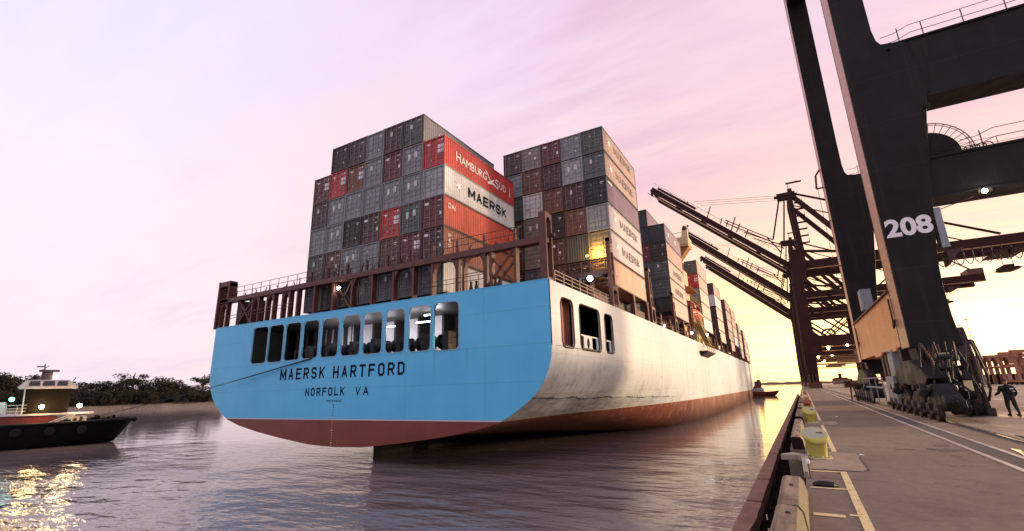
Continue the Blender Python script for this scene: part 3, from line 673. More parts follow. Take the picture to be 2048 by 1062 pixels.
# transom with ten openings
WX = [(-46.6,-44.07,3.12,6.72),(-43.98,-41.6,3.13,6.70),(-41.42,-39.08,3.17,6.68),(-38.83,-36.55,3.2,6.66),(-36.25,-33.93,3.2,6.65),(-33.6,-31.22,3.18,6.64),(-30.95,-28.7,3.16,6.62),(-28.35,-26.22,3.12,6.6),(-25.85,-23.6,3.06,6.6),(-23.28,-20.9,2.98,6.62)]
half = [(a, c_) for a, c_ in TR]
out = [(XC+HB, ZD)] + [(XC+a, c_) for a, c_ in half] + [(XC-a, c_) for a, c_ in half[-2::-1]] + [(XC-HB, ZD)]
holes = [rrect(a, b_, z(c_), z(d), .42) for a, b_, c_, d in WX]
me = plate_mesh('transom', out, holes, .16, lambda a, c_, d: (a-SO[0], YS-.005+.08+d-SO[1], c_))
transom = obj('transom', me, M['transom'], ship)
s = MB()
for loop in holes:
    pts = [(a, YS-.012, c_) for a, c_ in loop]; s.tube(pts+[pts[0]], .035, 6, False)
s.build('window_rim', paint('pale_blue_rim_paint', (.30,.42,.52), .5), transom, SO)
def on_transom(x0, zz0): return lambda u, v_, d: (x0+u-SO[0], YS-.008-d-SO[1], zz0+v_)
for body, x0, x1, h0, h1, bold, mt in [('MAERSK', -41.55, -35.35, 1.40, 2.42, .042, 'text_navy'), ('HARTFORD', -34.3, -26.1, 1.36, 2.38, .042, 'text_navy'), ('NORFOLK', -37.75, -32.72, -.08, .62, .036, 'text_navy'), ('VA', -31.45, -29.9, -.10, .60, .036, 'text_navy'), ('IMO 9306550', -34.85, -33.05, -.60, -.42, .0, 'text_navy')]:
    obj('lettering', text_mesh(body, x1-x0, h1-h0, .006, on_transom(x0, z(h0)), bold) if 'IMO' in body else block_text(body, x1-x0, h1-h0, .006, on_transom(x0, z(h0)), .185, .46), M[mt], transom)
s = MB()
for k in range(17):
    h = -.9-.2*k; wd = .2 if k % 5 == 0 else .1
    s.box(-33.95-wd/2, -33.95+wd/2, YS-.02, YS-.004, z(h), z(h)+.08)
s.m = [0]*(6*5) + [1]*(len(s.f)-30)
s.build('draught_marks', [M['text_navy'], paint('ochre_marks', (.62,.35,.2), .6)], transom, SO)
# sternmost weather edge / rubbing bar
s = MB(); s.box(XC-HB, XC+HB, YS-.02, YS+.3, ZD+.002, ZD+.05); s.build('deck_edge', M['transom'], ship, SO)
# decks
b = MB(); ys_ = STA
for y in ys_:
    h = HB*taper(y, 8)-.15; b.v += [(XC-h, y+.2, ZD-.12), (XC+h, y+.2, ZD-.12)]
for k in range(len(ys_)-1): b.f.append([2*k, 2*k+1, 2*k+3, 2*k+2]); b.m.append(0)
b.build('weather_deck', M['deck'], ship, SO)
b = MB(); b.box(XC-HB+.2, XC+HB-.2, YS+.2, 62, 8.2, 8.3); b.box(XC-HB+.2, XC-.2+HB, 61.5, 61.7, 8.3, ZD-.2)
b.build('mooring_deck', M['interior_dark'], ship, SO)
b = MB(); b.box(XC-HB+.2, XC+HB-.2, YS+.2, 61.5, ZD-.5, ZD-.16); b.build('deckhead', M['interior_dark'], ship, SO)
# bulkhead inside the mooring deck: dark with pale lit bays, dark pillars
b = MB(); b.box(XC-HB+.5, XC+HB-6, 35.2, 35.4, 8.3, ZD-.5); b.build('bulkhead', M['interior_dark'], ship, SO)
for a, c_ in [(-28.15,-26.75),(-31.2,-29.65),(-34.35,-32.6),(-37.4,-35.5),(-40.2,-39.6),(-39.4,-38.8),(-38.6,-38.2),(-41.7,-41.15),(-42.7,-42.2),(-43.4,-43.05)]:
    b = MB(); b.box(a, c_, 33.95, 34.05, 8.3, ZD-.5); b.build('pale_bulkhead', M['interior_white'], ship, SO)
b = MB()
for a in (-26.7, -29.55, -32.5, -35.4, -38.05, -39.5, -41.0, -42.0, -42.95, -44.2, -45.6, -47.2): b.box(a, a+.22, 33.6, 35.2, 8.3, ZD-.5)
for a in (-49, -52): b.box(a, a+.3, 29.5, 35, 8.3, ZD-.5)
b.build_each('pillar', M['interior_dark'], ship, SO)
def winch(x, y, sc_=1.):
    s = MB()
    s.lathe([(.55*sc_,-.75),(.55*sc_,-.7),(.32*sc_,-.7),(.32*sc_,.1),(.55*sc_,.1),(.55*sc_,.15),(.28*sc_,.15),(.28*sc_,.6),(.48*sc_,.6),(.48*sc_,.66)], 16, (x, y, 9.15), 'x')
    s.box(x-1.0, x-.78, y-.5, y+.5, 8.3, 9.6); s.box(x+.68, x+1.2, y-.5, y+.5, 8.3, 9.9); s.box(x-1.1, x+1.3, y-.7, y+.7, 8.3, 8.42)
    return s.build('mooring_winch', M['machine'], ship, SO)
for x, y, k in [(-23.9,29.9,1.1),(-26.4,30.2,1),(-29.1,30.2,1),(-32.0,30.1,1),(-34.9,30.3,1),(-37.6,29.9,1.2),(-41,30.4,1)]: winch(x, y, k)
for a, c_ in [(-22.9,-21.6),(-28,-26.9),(-30.9,-29.6)]:
    s = MB()
    for h in (9.0, 9.35): s.tube([(a, 29.6, h), (c_, 29.6, h)], .025, 5)
    for x in (a, c_): s.tube([(x, 29.6, 8.3), (x, 29.6, 9.35)], .025, 5)
    s.build('guard_rail', M['machine'], ship, SO)
s = MB(); s.box(-27.1,-25.4,30.6,30.75,11.0,11.08); s.box(-32.4,-30.9,32,32.15,11.2,11.28); s.box(-26.9,-25.9,31.4,31.5,11.7,11.8)
s.build_each('tube_light', M['tube_lamp'], ship, SO)
for x, y, h, wt in [(-25.2,31.2,11.3,65),(-28.2,31.6,10.6,70),(-31.5,31.8,10.6,70),(-34.5,31.8,10.8,55),(-37.8,32.0,10,40),(-39.8,32.2,9.6,45)]:
    lamp((x-SO[0], y-SO[1], h), wt*1.7, (.95,.93,1), .15, ship)
# panels with cut outs inside the starboard openings
def bar_panel(y0, y1, holes_):
    me = plate_mesh('fairlead_panel', [(y0, z(2.85)), (y1, z(2.85)), (y1, z(4.02)), (y0, z(4.02))], holes_, .12, lambda a, c_, d: (XC+HB-.28+d-SO[0], a-SO[1], c_))
    o = obj('fairlead_panel', me, M['hull'], ship)
circ = lambda cy, cz, r: [(cy+r*math.cos(2*math.pi*k/14), cz+1.35*r*math.sin(2*math.pi*k/14)) for k in range(14)]
bar_panel(33.4, 38.0, [rrect(33.75, 34.75, z(2.98), z(3.92), .12), circ(35.65, z(3.4), .32), rrect(36.5, 37.6, z(2.98), z(3.92), .12)])
bar_panel(39.1, 41.3, [rrect(39.5, 40.85, z(2.98), z(3.88), .12)])
s = MB(); s.box(XC+HB-.7, XC+HB-.6, 29, 33.0, 8.3, ZD-.4); s.box(XC+HB-.6, XC+HB-.5, 31.3, 31.42, 8.3, ZD-.4); s.box(XC+HB-.6, XC+HB-.35, 30.6, 31.2, z(4.75), z(4.95))
s.build('side_bulkhead', paint('brick_red_bulkhead', (.34,.10,.06), .6), ship, SO)
# rudder and stern skeg
s = MB(); s.prism([(33.2,-4),(36.0,-4),(37.4,.2),(37.4,1.6),(33.0,1.6)], XC-.45, XC+.45, 'x'); s.box(XC-1.6, XC+1.6, 33.4, 38.2, .9, 2.4)
s.build('rudder', paint('dark_antifouling', (.03,.016,.013), .7), ship, SO)
s = MB(); s.prism([(37.9,-3),(75,-3),(75,1.0),(50,2.2),(39.2,2.3),(38.4,.8)], XC-1.5, XC+1.5, 'x'); s.build('skeg', bpy.data.materials['dark_antifouling'], ship, SO, bevel=.3)
# fenders / platform ledge at the deck edge where the gangway hangs, plus its yellow rails
s = MB(); s.box(XC+HB+.01, XC+HB+1.4, 88, 97.2, z(5.55), z(5.75)); s.prism([(XC+HB+.01, z(4.9)), (XC+HB+1.35, z(5.54)), (XC+HB+.01, z(5.54))], 88.5, 97, 'y')
s.build('gangway_platform', M['redlead_dark'], ship, SO)
s = MB()
for y in (88.1, 90.3, 92.6, 94.8, 97.1): s.tube([(XC+HB+1.35, y, z(5.75)), (XC+HB+1.35, y, z(6.9))], .045, 5)
for h in (6.15, 6.5, 6.9): s.tube([(XC+HB+1.35, 88.1, z(h)), (XC+HB+1.35, 97.1, z(h))], .045, 5)
s.build('platform_rail', M['yellow_rail'], ship, SO)
s = MB(); s.beam((XC+HB+.7, 84.9, z(10.2)), (XC+HB+.7, 94.5, z(7.0)), .9, .25); s.beam((XC+HB+.25, 84.9, z(11.0)), (XC+HB+.25, 94.5, z(7.9)), .06, .3); s.beam((XC+HB+1.1, 84.9, z(11.0)), (XC+HB+1.1, 94.5, z(7.9)), .06, .3)
s.build('accommodation_ladder', M['yellow_rail'], ship, SO)
# deck-edge rail, coaming wall and pedestals along the starboard side
s = MB()
for y in [29.6+1.55*k for k in range(8)]: s.tube([(XC+HB-.1, y, ZD), (XC+HB-.1, y, z(8.12))], .035, 5)
for h in (7.55, 7.85, 8.12): s.tube([(XC+HB-.1, 29.6, z(h)), (XC+HB-.1, 41.2, z(h))], .035, 5)
s.build('side_rail', paint('pale_handrail', (.5,.36,.28), .5), ship, SO)
s = MB()
y = 58.5
while y < 205:
    if 84 < y < 86.5: s.build('side_rail', M['redlead'], ship, SO); s = MB()
    if not 84 < y < 99:
        xx = XC+HB*taper(y,8)-.1
        s.tube([(xx, y, ZD), (xx, y, z(8.25))], .05, 5)
        if not 81.8 < y < 99:
            for h in (7.7, 8.25): s.tube([(xx, y, z(h)), (XC+HB*taper(y+2.2,8)-.1, y+2.2, z(h))], .04, 5)
    y += 2.2
s.build('side_rail', M['redlead'], ship, SO)
s = MB(); s.box(XC-HB+3, XC+HB-2.6, 44, 84.6, ZD-.1, z(9.55)); s.box(XC-HB+3, XC+HB-2.6, 99.5, 200, ZD-.1, z(9.2)); s.build('hatch_coaming', M['redlead_dark'], ship, SO)
for y in (44.7, 50.6, 56.2, 62.5, 68.0, 72.3, 78, 83.6, 101, 106.8, 112.6, 124.4, 136, 146, 157, 175, 186, 196):
    s = MB(); s.box(XC+HB-.75, XC+HB-.3, y-.22, y+.22, ZD-.1, z(9.7) if y < 62 or y > 71.5 else z(8.9)); s.prism([(y-.22, z(8.8)), (y+.22, z(8.8)), (y+.45, z(9.7) if y < 62 or y > 71.5 else z(8.9)), (y-.45, z(9.7) if y < 62 or y > 71.5 else z(8.9))], XC+HB-.72, XC+HB-.33, 'x')
    s.build('container_pedestal', M['redlead'], ship, SO)

# lashing bridges
def slot_frame(s, x0, x1, y0, y1, h0, h1, t_=.16):
    """tall plate frame with rounded slot, facing starboard"""
    s.box(x0, x1, y0, y0+t_, h0, h1); s.box(x0, x1, y1-t_, y1, h0, h1); s.box(x0, x1, y0+t_, y1-t_, h1-.35, h1); s.box(x0, x1, y0+t_, y1-t_, h0, h0+.25)
    for a, c_ in ((y0+t_, 1), (y1-t_, -1)):
        s.prism([(a, h1-.35), (a+c_*.22, h1-.35), (a, h1-.62)], x0+.01, x1-.01, 'x')
# stern one: walkway beam with posts
bz0, bz1 = z(10.12), z(10.48)
s = MB(); s.box(-54.0, -13.7, 28.75, 29.45, bz0, bz1); s.box(-54.0, -13.7, 28.6, 28.75, bz0-.05, bz1+.06)
br = s.build('lashing_bridge', M['redlead'], ship, SO)
PX = [-53.9,-52.75,-48.05,-46.95,-45.55,-44.45,-43.0,-41.9,-40.7,-38.2,-35.6,-33.1,-30.6,-28.1,-25.9,-23.9,-21.45,-20.8,-18.85,-18.3,-16.2]
for x in PX:
    s = MB(); s.box(x-.105, x+.105, 28.72, 29.2, ZD, bz0); s.build('bridge_post', M['redlead'], br, SO)
s = MB()
for a, c_ in [(-53.9,-52.75),(-48.05,-46.95),(-45.55,-44.45),(-43.0,-41.9),(-23.9,-21.45),(-20.8,-18.85),(-28.1,-25.9),(-33.1,-30.6)]:
    for x, d in ((a+.14, 1), (c_-.14, -1)):
        s.prism([(x, bz0), (x+d*.5, bz0), (x+d*.28, bz0-.22), (x+d*.1, bz0-.55), (x, bz0-.9)], 28.75, 29.15, 'y')
s.build_each('bridge_bracket', M['redlead'], br, SO)
s = MB(); s.box(-51.7,-50.75,29.3,30.6,ZD,bz0); s.box(-49.6,-48.7,29.3,30.6,ZD,bz0); s.build_each('vent_trunk', M['redlead_dark'], ship, SO)
s = MB()
for a, c_ in [((-18.7,bz0),(-16.3,ZD+.1)),((-16.3,bz0),(-18.9,ZD+.1)),((-16.3,bz0-.9),(-18.0,ZD+.1)),((-50.7,bz0),(-48.2,ZD+.1)),((-48.2,bz0),(-50.7,ZD+.1)),((-35.5,bz0),(-33.2,ZD)),((-33.2,bz0),(-34.4,ZD+1))]:
    s.beam((a[0], 28.95, a[1]), (c_[0], 28.95, c_[1]), .2, .16)
s.build_each('cross_brace', M['redlead'], br, SO)
s = MB(); y = 28.66; rr = random.Random(9)
xs = [-52.6+1.47*k for k in range(27)]
for x in xs: s.tube([(x, y, bz1), (x, y, z(11.6))], .03, 5)
for h in (11.05, 11.6): s.tube([(-53.5, y, z(h)), (-13.9, y, z(h))], .028, 5)
for x in (-23.9,-21.4,-18.85,-16.2,-26.4,-28.9,-31.4,-33.9,-36.4,-38.9): s.box(x-.1, x+.1, 28.72, 28.9, bz1, z(11.55))
s.build('bridge_rail', M['redlead'], br, SO)
s = MB()
for k in range(34):
    x = -53+1.2*k+rr.uniform(-.3,.3); a = rr.uniform(-.35,.35)
    s.beam((x, 29.3, bz1), (x+a, 29.3, bz1+rr.uniform(.5,1.0)), .07, .07)
    s.box(x-.16, x+.16, 29.15, 29.4, bz1, bz1+rr.uniform(.12,.35))
s.build_each('lashing_gear', M['redlead_dark'], br, SO)
s = MB(); s.box(-54.45,-54.2,28.5,29.4,ZD,z(12.55)); s.box(-52.55,-52.3,28.5,29.4,bz1,z(12.3)); s.box(-54.45,-52.3,28.55,29.35,z(11.95),z(12.5)); s.box(-54.2,-52.5,28.6,29.3,bz0,bz1)
s.build('end_frame', M['redlead'], br, SO)
s = MB()
for h in (8.1,8.6,9.1,9.5,11,11.4): s.tube([(-54.2,28.9,z(h)),(-52.8,28.9,z(h))], .03, 5)
s.tube([(-52,28.6,z(8.2)),(-41,28.6,z(8.45))], .03, 5); s.tube([(-52,28.6,z(8.5)),(-41,28.6,z(8.8))], .03, 5)
s.build('ladder_rung', M['redlead'], br, SO)
s = MB(); slot_frame(s, -14.1, -13.55, 28.55, 29.6, ZD, z(12.3)); s.build('end_frame', M['redlead'], br, SO)
s = MB(); s.tube([(-20.9, 28.5, ZD), (-20.9, 28.5, z(8.6)), (-18.6, 28.5, z(8.6)), (-18.6, 28.5, ZD)], .03, 5); s.tube([(-25, 28.5, z(8.05)), (-18.8, 28.5, z(8.05))], .025, 5); s.tube([(-25, 28.5, z(8.4)), (-18.8, 28.5, z(8.4))], .025, 5)
for x in [-24.5+.75*k for k in range(8)]: s.tube([(x, 28.5, ZD), (x, 28.5, z(8.4))], .02, 5)
s.build('guard_rail', M['redlead_dark'], ship, SO)
s = MB()
for x in (-20.2,-19.7,-18.0,-17.6): s.lathe([(.13,ZD),(.15,ZD+.3),(.07,ZD+.6),(.12,ZD+.75),(.01,ZD+.85)], 9, (x,28.9,0))
s.build_each('mushroom_vent', M['machine'], ship, SO)
def lash(yc, stb_only=False, top=14.1, base_top=9.3):
    s = MB(); s.box(-53.6, -13.9, yc-.55, yc+.55, z(10.5), z(10.95)); b2 = s.build('lashing_bridge', M['redlead_dark'], ship, SO)
    s = MB(); s.box(-13.85, -13.5, yc-.6, yc-.35, z(8.9), z(top)); s.box(-13.85, -13.5, yc+.3, yc+.5, z(8.9), z(top-1.3)); s.box(-13.85,-13.5,yc-.6,yc+.5,z(top-.35),z(top)) ; s.box(-13.8,-13.55,yc-.35,yc+.3,z(10.5),z(10.9)); s.build('end_post', M['redlead'], b2, SO)
    s = MB(); slot_frame(s, -13.75, -13.42, yc-.85, yc+.85, ZD, z(base_top), .28); s.build('end_frame', M['redlead'], b2, SO)
    s = MB()
    for k in range(10): s.box(-53.5+4.2*k, -53.2+4.2*k, yc-.5, yc-.2, ZD, z(10.5))
    s.build_each('bridge_post', M['redlead_dark'], b2, SO)
    s = MB()
    for h in (11.5, 12.0): s.tube([(-24, yc-.6, z(h)), (-13.9, yc-.6, z(h))], .03, 5)
    for k in range(9): s.tube([(-24+1.25*k, yc-.6, z(10.95)), (-24+1.25*k, yc-.6, z(12.0))], .03, 5)
    s.build('bridge_rail', M['redlead'], b2, SO)
    return b2
for yc in (43.1, 57.6, 70.9, 85.2): lash(yc, top=13.2 if yc > 60 else 14.1)
for yc in (114.2, 122.6, 144.2): lash(yc, top=12.0, base_top=8.9)
# pipes under the second bridge, lamp there
s = MB(); s.tube([(-19.2,42.3,z(8.5)),(-19.2,42.3,z(10.0)),(-18.8,42.3,z(10.35)),(-14.2,42.3,z(10.35))], .14, 8); s.tube([(-16.6,42.2,z(10.4)),(-16.6,42.2,z(9.9))], .2, 8); s.build('deck_pipe', M['machine'], ship, SO)
s = MB(); s.box(-15.75,-15.15,42.0,42.3,z(9.95),z(10.4)); fl = s.build('flood_lamp', M['machine'], ship, SO)
bulb('lamp_glass', (-15.45,41.93,z(10.15)), .27, M['lamp_white'], fl, SO); lamp((-15.45-SO[0],41.3-SO[1],z(10.15)), 160, (1,.93,.82), .3, ship)
s = MB(); s.box(-35.25,-34.85,29.0,29.2,z(9.3),z(9.7)); fl = s.build('flood_lamp', M['machine'], ship, SO)
bulb('lamp_glass', (-35.05,28.93,z(9.5)), .17, M['lamp_white'], fl, SO); lamp((-35.05-SO[0],28.6-SO[1],z(9.5)), 18, (1,.88,.75), .15, ship)
lamp((-15.3-SO[0],43.95-SO[1],z(13.3)), 420, (1,.60,.08), .15, ship)
s = MB(); s.box(-15.75,-15.5,41.95,42.15,z(12.4),z(12.5)); fl = s.build('flood_lamp', M['lamp_amber'], ship, SO)
bulb('deck_lamp', (-13.5,83.0,z(8.4)), .2, M['lamp_white'], ship, SO); bulb('deck_lamp', (-12.6,93.5,z(8.9)), .22, M['lamp_white'], ship, SO); bulb('deck_lamp', (-13.4,62.5,z(7.5)), .1, M['lamp_white'], ship, SO)
lamp((-13.0-SO[0], 93-SO[1], z(8.6)), 120, (1,.85,.35), .2, ship)
# accommodation block with bridge wing
s = MB(); s.box(-51.5,-15.6,86.6,98.6,ZD-.05,z(22)); s.box(-50.5,-16.6,86.9,97,z(22),z(25.0)); house = s.build('accommodation_block', M['cream'], ship, SO)
s = MB(); s.box(-52.5,-12.95,87.0,90.6,z(24.6),z(24.95)); s.box(-52.6,-12.9,86.9,87.1,z(24.9),z(26.3)); s.box(-52.6,-12.9,90.5,90.7,z(24.9),z(26.3)); s.box(-13.1,-12.85,87.1,90.5,z(24.9),z(26.3))
s.box(-13.9,-12.9,87.3,88.3,z(26.3),z(27.6)); wing = s.build('bridge_wing', M['cream'], house, SO)
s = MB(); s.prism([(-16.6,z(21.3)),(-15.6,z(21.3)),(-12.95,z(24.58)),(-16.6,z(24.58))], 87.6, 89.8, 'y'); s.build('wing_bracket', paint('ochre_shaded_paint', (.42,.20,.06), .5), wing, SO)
s = MB(); s.lathe([(.35,z(27.6)),(.5,z(28.0)),(.35,z(28.5)),(.02,z(28.7))], 12, (-13.4,87.9,0)); s.tube([(-12.7,87.5,z(26.3)),(-12.7,87.5,z(28.2))], .05, 6); s.lathe([(.02,z(28.1)),(.25,z(28.3)),(.02,z(28.6))], 8, (-12.7,87.5,0)); s.tube([(-16.0,87,z(26.3)),(-16.0,87,z(27.2))], .05, 5); s.tube([(-15.9,87,z(27.2)),(-13.9,87,z(27.2))], .05, 5)
s.build('wing_console', M['redlead_dark'], wing, SO)
s = MB()
for h in (9.5, 12.4, 15.3, 18.2): s.box(-15.62,-15.57,88.5,89.3,z(h),z(h+.8)); s.box(-15.62,-15.57,91.5,92.3,z(h),z(h+.8)); s.box(-15.62,-15.57,94.5,95.3,z(h),z(h+.8))
s.box(-48,-18,86.86,86.9,z(23),z(24.3)); s.build_each('window', M['window_dark'], house, SO)
s = MB(); s.box(-15.6,-13.6,87,98,z(10.8),z(10.95)); s.box(-15.6,-13.7,87,98,z(14.4),z(14.52)); s.box(-15.6,-14,90,98,z(17.6),z(17.7))
for y in (87.2,92.4,97.8): s.box(-14.0,-13.8,y-.1,y+.1,ZD,z(14.4))
s.build('boat_deck', paint('rust_orange_deck', (.35,.11,.05), .6), house, SO)
s = MB(); s.prism([(87.3,z(10.95)),(88.0,z(10.95)),(87.6,z(14.2)),(87.3,z(14.2))], -15.4, -13.6, 'x'); s.prism([(96.3,z(10.95)),(97,z(10.95)),(97,z(14.2)),(96.7,z(14.2))], -15.4, -13.6, 'x'); s.build_each('davit', M['orange'], house, SO)
s = MB()
for y in (87.5,89.5,91.5,93.5,95.5,97.5):
    for h in (10.95,14.52): s.tube([(-13.7,y,z(h)),(-13.7,y,z(h+1.1))], .045, 5)
for h in (11.5,12.05,15.1,15.62): s.tube([(-13.7,87,z(h)),(-13.7,98,z(h))], .04, 5)
for k, (y, h) in enumerate([(88,7.6),(91,7.9),(95,7.8),(97.3,7.5)]): s.box(-13.75,-13.5,y,y+.5,ZD,z(h+1.5)); s.beam((-13.6,y,z(h+1.5)),(-13.6,y+1.6,z(h+2.6)),.08)
s.build('handrail', M['yellow_rail'], house, SO)
s = MB(); s.box(-14.4,-13.5,89.6,91.3,ZD,z(9.6)); s.box(-14.4,-13.5,93.2,95.0,ZD,z(9.0)); s.build_each('deck_locker', M['cream'], house, SO)
# the lifeboat hangs in the davits
t = thing('lifeboat', 'orange lifeboat hung in davits on the ship side between container stacks', 'lifeboat', (-13.95, 92, z(11.2)))
s = MB(); n = 10; vs = []; st = 9
for k in range(st):
    q = k/(st-1)*2-1; wd = 1.05*(1-abs(q)**3*.85); y = q*4.3; b0 = .25+.5*abs(q)**3
    for a in range(n):
        an = 2*math.pi*a/n; vs.append((wd*math.cos(an), y, 1.25+(1.25-b0)*math.sin(an)))
fs = [(k*n+a, k*n+(a+1)%n, (k+1)*n+(a+1)%n, (k+1)*n+a) for k in range(st-1) for a in range(n)] + [tuple(range(n)), tuple((st-1)*n+a for a in range(n))]
s.add(vs, fs); s.build('hull', M['orange'], t, smooth=True)
s = MB(); s.box(-.5,.5,-2.6,-1.3,2.3,2.9); s.build('cabin', M['orange'], t, bevel=.1)
s = MB(); s.box(-1.08,1.08,-3.6,3.6,1.15,1.3); s.build('rubbing_strake', M['label_white'], t)
# towing line from the stern fairlead to the tug
t = thing('mooring_line', 'long dark mooring line slanting from a stern opening across the blue transom to the tug', 'rope', (-37.5, YS, z(3.2)))
A_ = Vector((-36.8, 29.4, z(3.45))); B_ = Vector((-77.9, 26.2, z(-2.3))); C_ = Vector((-37.2, YS-.08, z(3.2)))
pts = [A_, C_] + [C_.lerp(B_, k/14) + Vector((0, 0, -.3*math.sin(math.pi*k/14))) for k in range(1, 15)]
s = MB(); s.tube(pts, [.06]*5+[.035]*(len(pts)-5), 6); s.build('rope', M['rope'], t, tuple(t.location))

# ------------------------------------------------------------------ containers
CW, CL, CH = 2.438, 12.19, 2.86
def corr(s, p0, p1, up_, nrm_, pitch=.278, d=.036):
    """corrugated sheet from p0 to p1, height vector up_, outward normal nrm_"""
    p0 = Vector(p0); p1 = Vector(p1); L = (p1-p0).length; e = (p1-p0)/L; n = max(1, round(L/pitch)); pt = L/n
    prof = []
    for k in range(n):
        for q, dd in ((0, 0), (.26, 0), (.5, -d), (.76, -d)): prof.append((k*pt+q*pt, dd))
    prof.append((L, 0)); vs = []
    for h in (Vector((0,0,0)), Vector(up_)):
        for a, dd in prof: vs.append(p0 + e*a + Vector(nrm_)*dd + h)
    m_ = len(prof); s.add(vs, [(i, i+1, m_+i+1, m_+i) for i in range(m_-1)])
s = MB(); hw = CW/2
corr(s, (hw-.025,.1,.16), (hw-.025,CL-.1,.16), (0,0,CH-.26), (1,0,0)); corr(s, (-hw+.025,CL-.1,.16), (-hw+.025,.1,.16), (0,0,CH-.26), (-1,0,0))
corr(s, (hw-.1,CL-.03,.16), (-hw+.1,CL-.03,.16), (0,0,CH-.26), (0,1,0)); corr(s, (-hw+.08,.12,CH-.03), (-hw+.08,CL-.12,CH-.03), (CW-.16,0,0), (0,0,1))
s.add([(-hw+.08,.1,.14),(hw-.08,.1,.14),(hw-.08,CL-.1,.14),(-hw+.08,CL-.1,.14)], [(3,2,1,0)])
ME_SHELL = s.mesh('shell', recalc=False)
s = MB()
for x in (-hw, hw-.1):
    for y in (0, CL-.1): s.box(x, x+.1, y, y+.1, .12, CH-.12)
    s.box(x, x+.06 if x < 0 else x+.1, .1, CL-.1, .03, .16) if x < 0 else s.box(x+.04, x+.1, .1, CL-.1, .03, .16)
    s.box(x, x+.06, .1, CL-.1, CH-.12, CH-.02) if x < 0 else s.box(x+.04, x+.1, .1, CL-.1, CH-.12, CH-.02)
for y in (0, CL-.1):
    s.box(-hw+.1, hw-.1, y, y+.1, .03, .16); s.box(-hw+.1, hw-.1, y, y+.1, CH-.13, CH-.02)
for x in (-hw-.004, hw-.174):
    for y in (-.004, CL-.17):
        for h in (0, CH-.12): s.box(x, x+.178, y, y+.174, h, h+.12)
ME_FRAME = s.mesh('frame')
def door_mesh(sgn):
    s = MB(); x0, x1 = (.012, hw-.105) if sgn > 0 else (-hw+.105, -.012)
    zs = [.17]; n = 5
    hgt_ = (CH-.31)/n
    for k in range(n):
        a = .17+k*hgt_
        s.box(x0, x1, .06, .10, a, a+hgt_*.5); s.add([(x0,.06,a+hgt_*.5),(x1,.06,a+hgt_*.5),(x1,.085,a+hgt_*.6),(x0,.085,a+hgt_*.6)], [(0,1,2,3)])
        s.add([(x0,.085,a+hgt_*.6),(x1,.085,a+hgt_*.6),(x1,.085,a+hgt_*.9),(x0,.085,a+hgt_*.9)], [(0,1,2,3)]); s.add([(x0,.085,a+hgt_*.9),(x1,.085,a+hgt_*.9),(x1,.06,a+hgt_),(x0,.06,a+hgt_)], [(0,1,2,3)])
    return s.mesh('door', recalc=False)
ME_DOOR = {1: door_mesh(1), -1: door_mesh(-1)}
def bar_mesh(sgn):
    s = MB()
    for q in (.3, .82):
        x = sgn*q*hw*.95
        s.tube([(x,.035,.1), (x,.035,CH-.1)], .022, 6)
        for h in (.12, .75, 1.5, 2.2, CH-.2): s.box(x-.05, x+.05, .02, .06, h, h+.07)
        s.box(x-.02, x+.34*(1 if q < .5 else -1)*sgn if sgn > 0 and q < .5 or sgn < 0 and q > .5 else x+.02, .01, .03, 1.02, 1.07) if False else s.box(min(x, x-sgn*.3*(1 if q > .5 else -1)), max(x, x-sgn*.3*(1 if q > .5 else -1)), .01, .03, 1.02, 1.07)
    return s.mesh('locking_bar')
ME_BAR = {1: bar_mesh(1), -1: bar_mesh(-1)}
s = MB(); corr(s, (-hw+.1,.06,.16), (hw-.1,.06,.16), (0,0,CH-.28), (0,-1,0)); ME_END = s.mesh('front_panel', recalc=False)
def marks(kind):
    s = MB(); B = lambda x0, x1, h0, h1: s.box(x0, x1, .045, .058, h0, h1)
    if kind == 'hs':
        for x in (.42, .78):
            for h in (1.28, 1.72): B(x, x+.28, h, h+.34)
        s.prism([(-.95,2.42),(-.7,2.3),(-.62,2.12),(-.5,2.28),(-.28,2.22),(-.45,2.35),(-.7,2.4)], .045, .058, 'y'); B(.45,.62,2.45,2.52); B(.8,1.0,2.38,2.58)
        B(-.35,-.25,.6,.72)
    elif kind == 'tall': B(-.55,-.28,1.45,2.05); B(.22,.5,1.55,2.15); B(.6,.7,2.3,2.36)
    elif kind == 'one': B(-.45,-.2,1.75,2.2); B(.62,.72,1.0,1.1); B(.5,.95,2.4,2.45)
    elif kind == 'dots': B(-.55,-.47,2.2,2.3); B(.45,.55,.75,.95); B(.5,.9,2.3,2.36); B(.55,.8,2.15,2.2)
    elif kind == 'tag': B(-.95,-.5,2.2,2.42); B(.72,.92,1.1,1.4); B(.5,.9,2.4,2.44); B(.5,.7,1.9,1.96)
    elif kind == 'dot': B(-.3,-.2,2.0,2.14); B(.85,.93,.3,.36)
    elif kind == 'two': B(-.3,.0,2.0,2.3); B(.75,.85,.6,.7); B(.4,.6,1.2,1.5); B(.5,.9,2.35,2.4)
    return s.mesh('marking')
MK = {k: marks(k) for k in ('hs','tall','one','dots','tag','dot','two')}
CN = dict(hsred='bright red', dred='dark red', maroon='dark maroon', brown='brown', rust='rust brown', dkbrown='blackish brown', grey='grey', ltgrey='light grey', dkgrey='dark grey', olive='dark olive',
          green='greenish grey', black='black', white='white', maersk='pale grey', dal='orange red', orangebrown='orange brown', peach='dusty peach', apricot='peach orange', violet='dusky violet', tan='tan', lavender='lavender grey', palered='pale red')
ORD = ['first', 'second', 'third', 'fourth', 'fifth', 'sixth', 'seventh', 'eighth']
MKL = dict(hs='with four white squares', tall='with tall door labels', one='with one door label', dots='with small marks', tag='with white tag', dot='with tiny mark', two='with two labels')
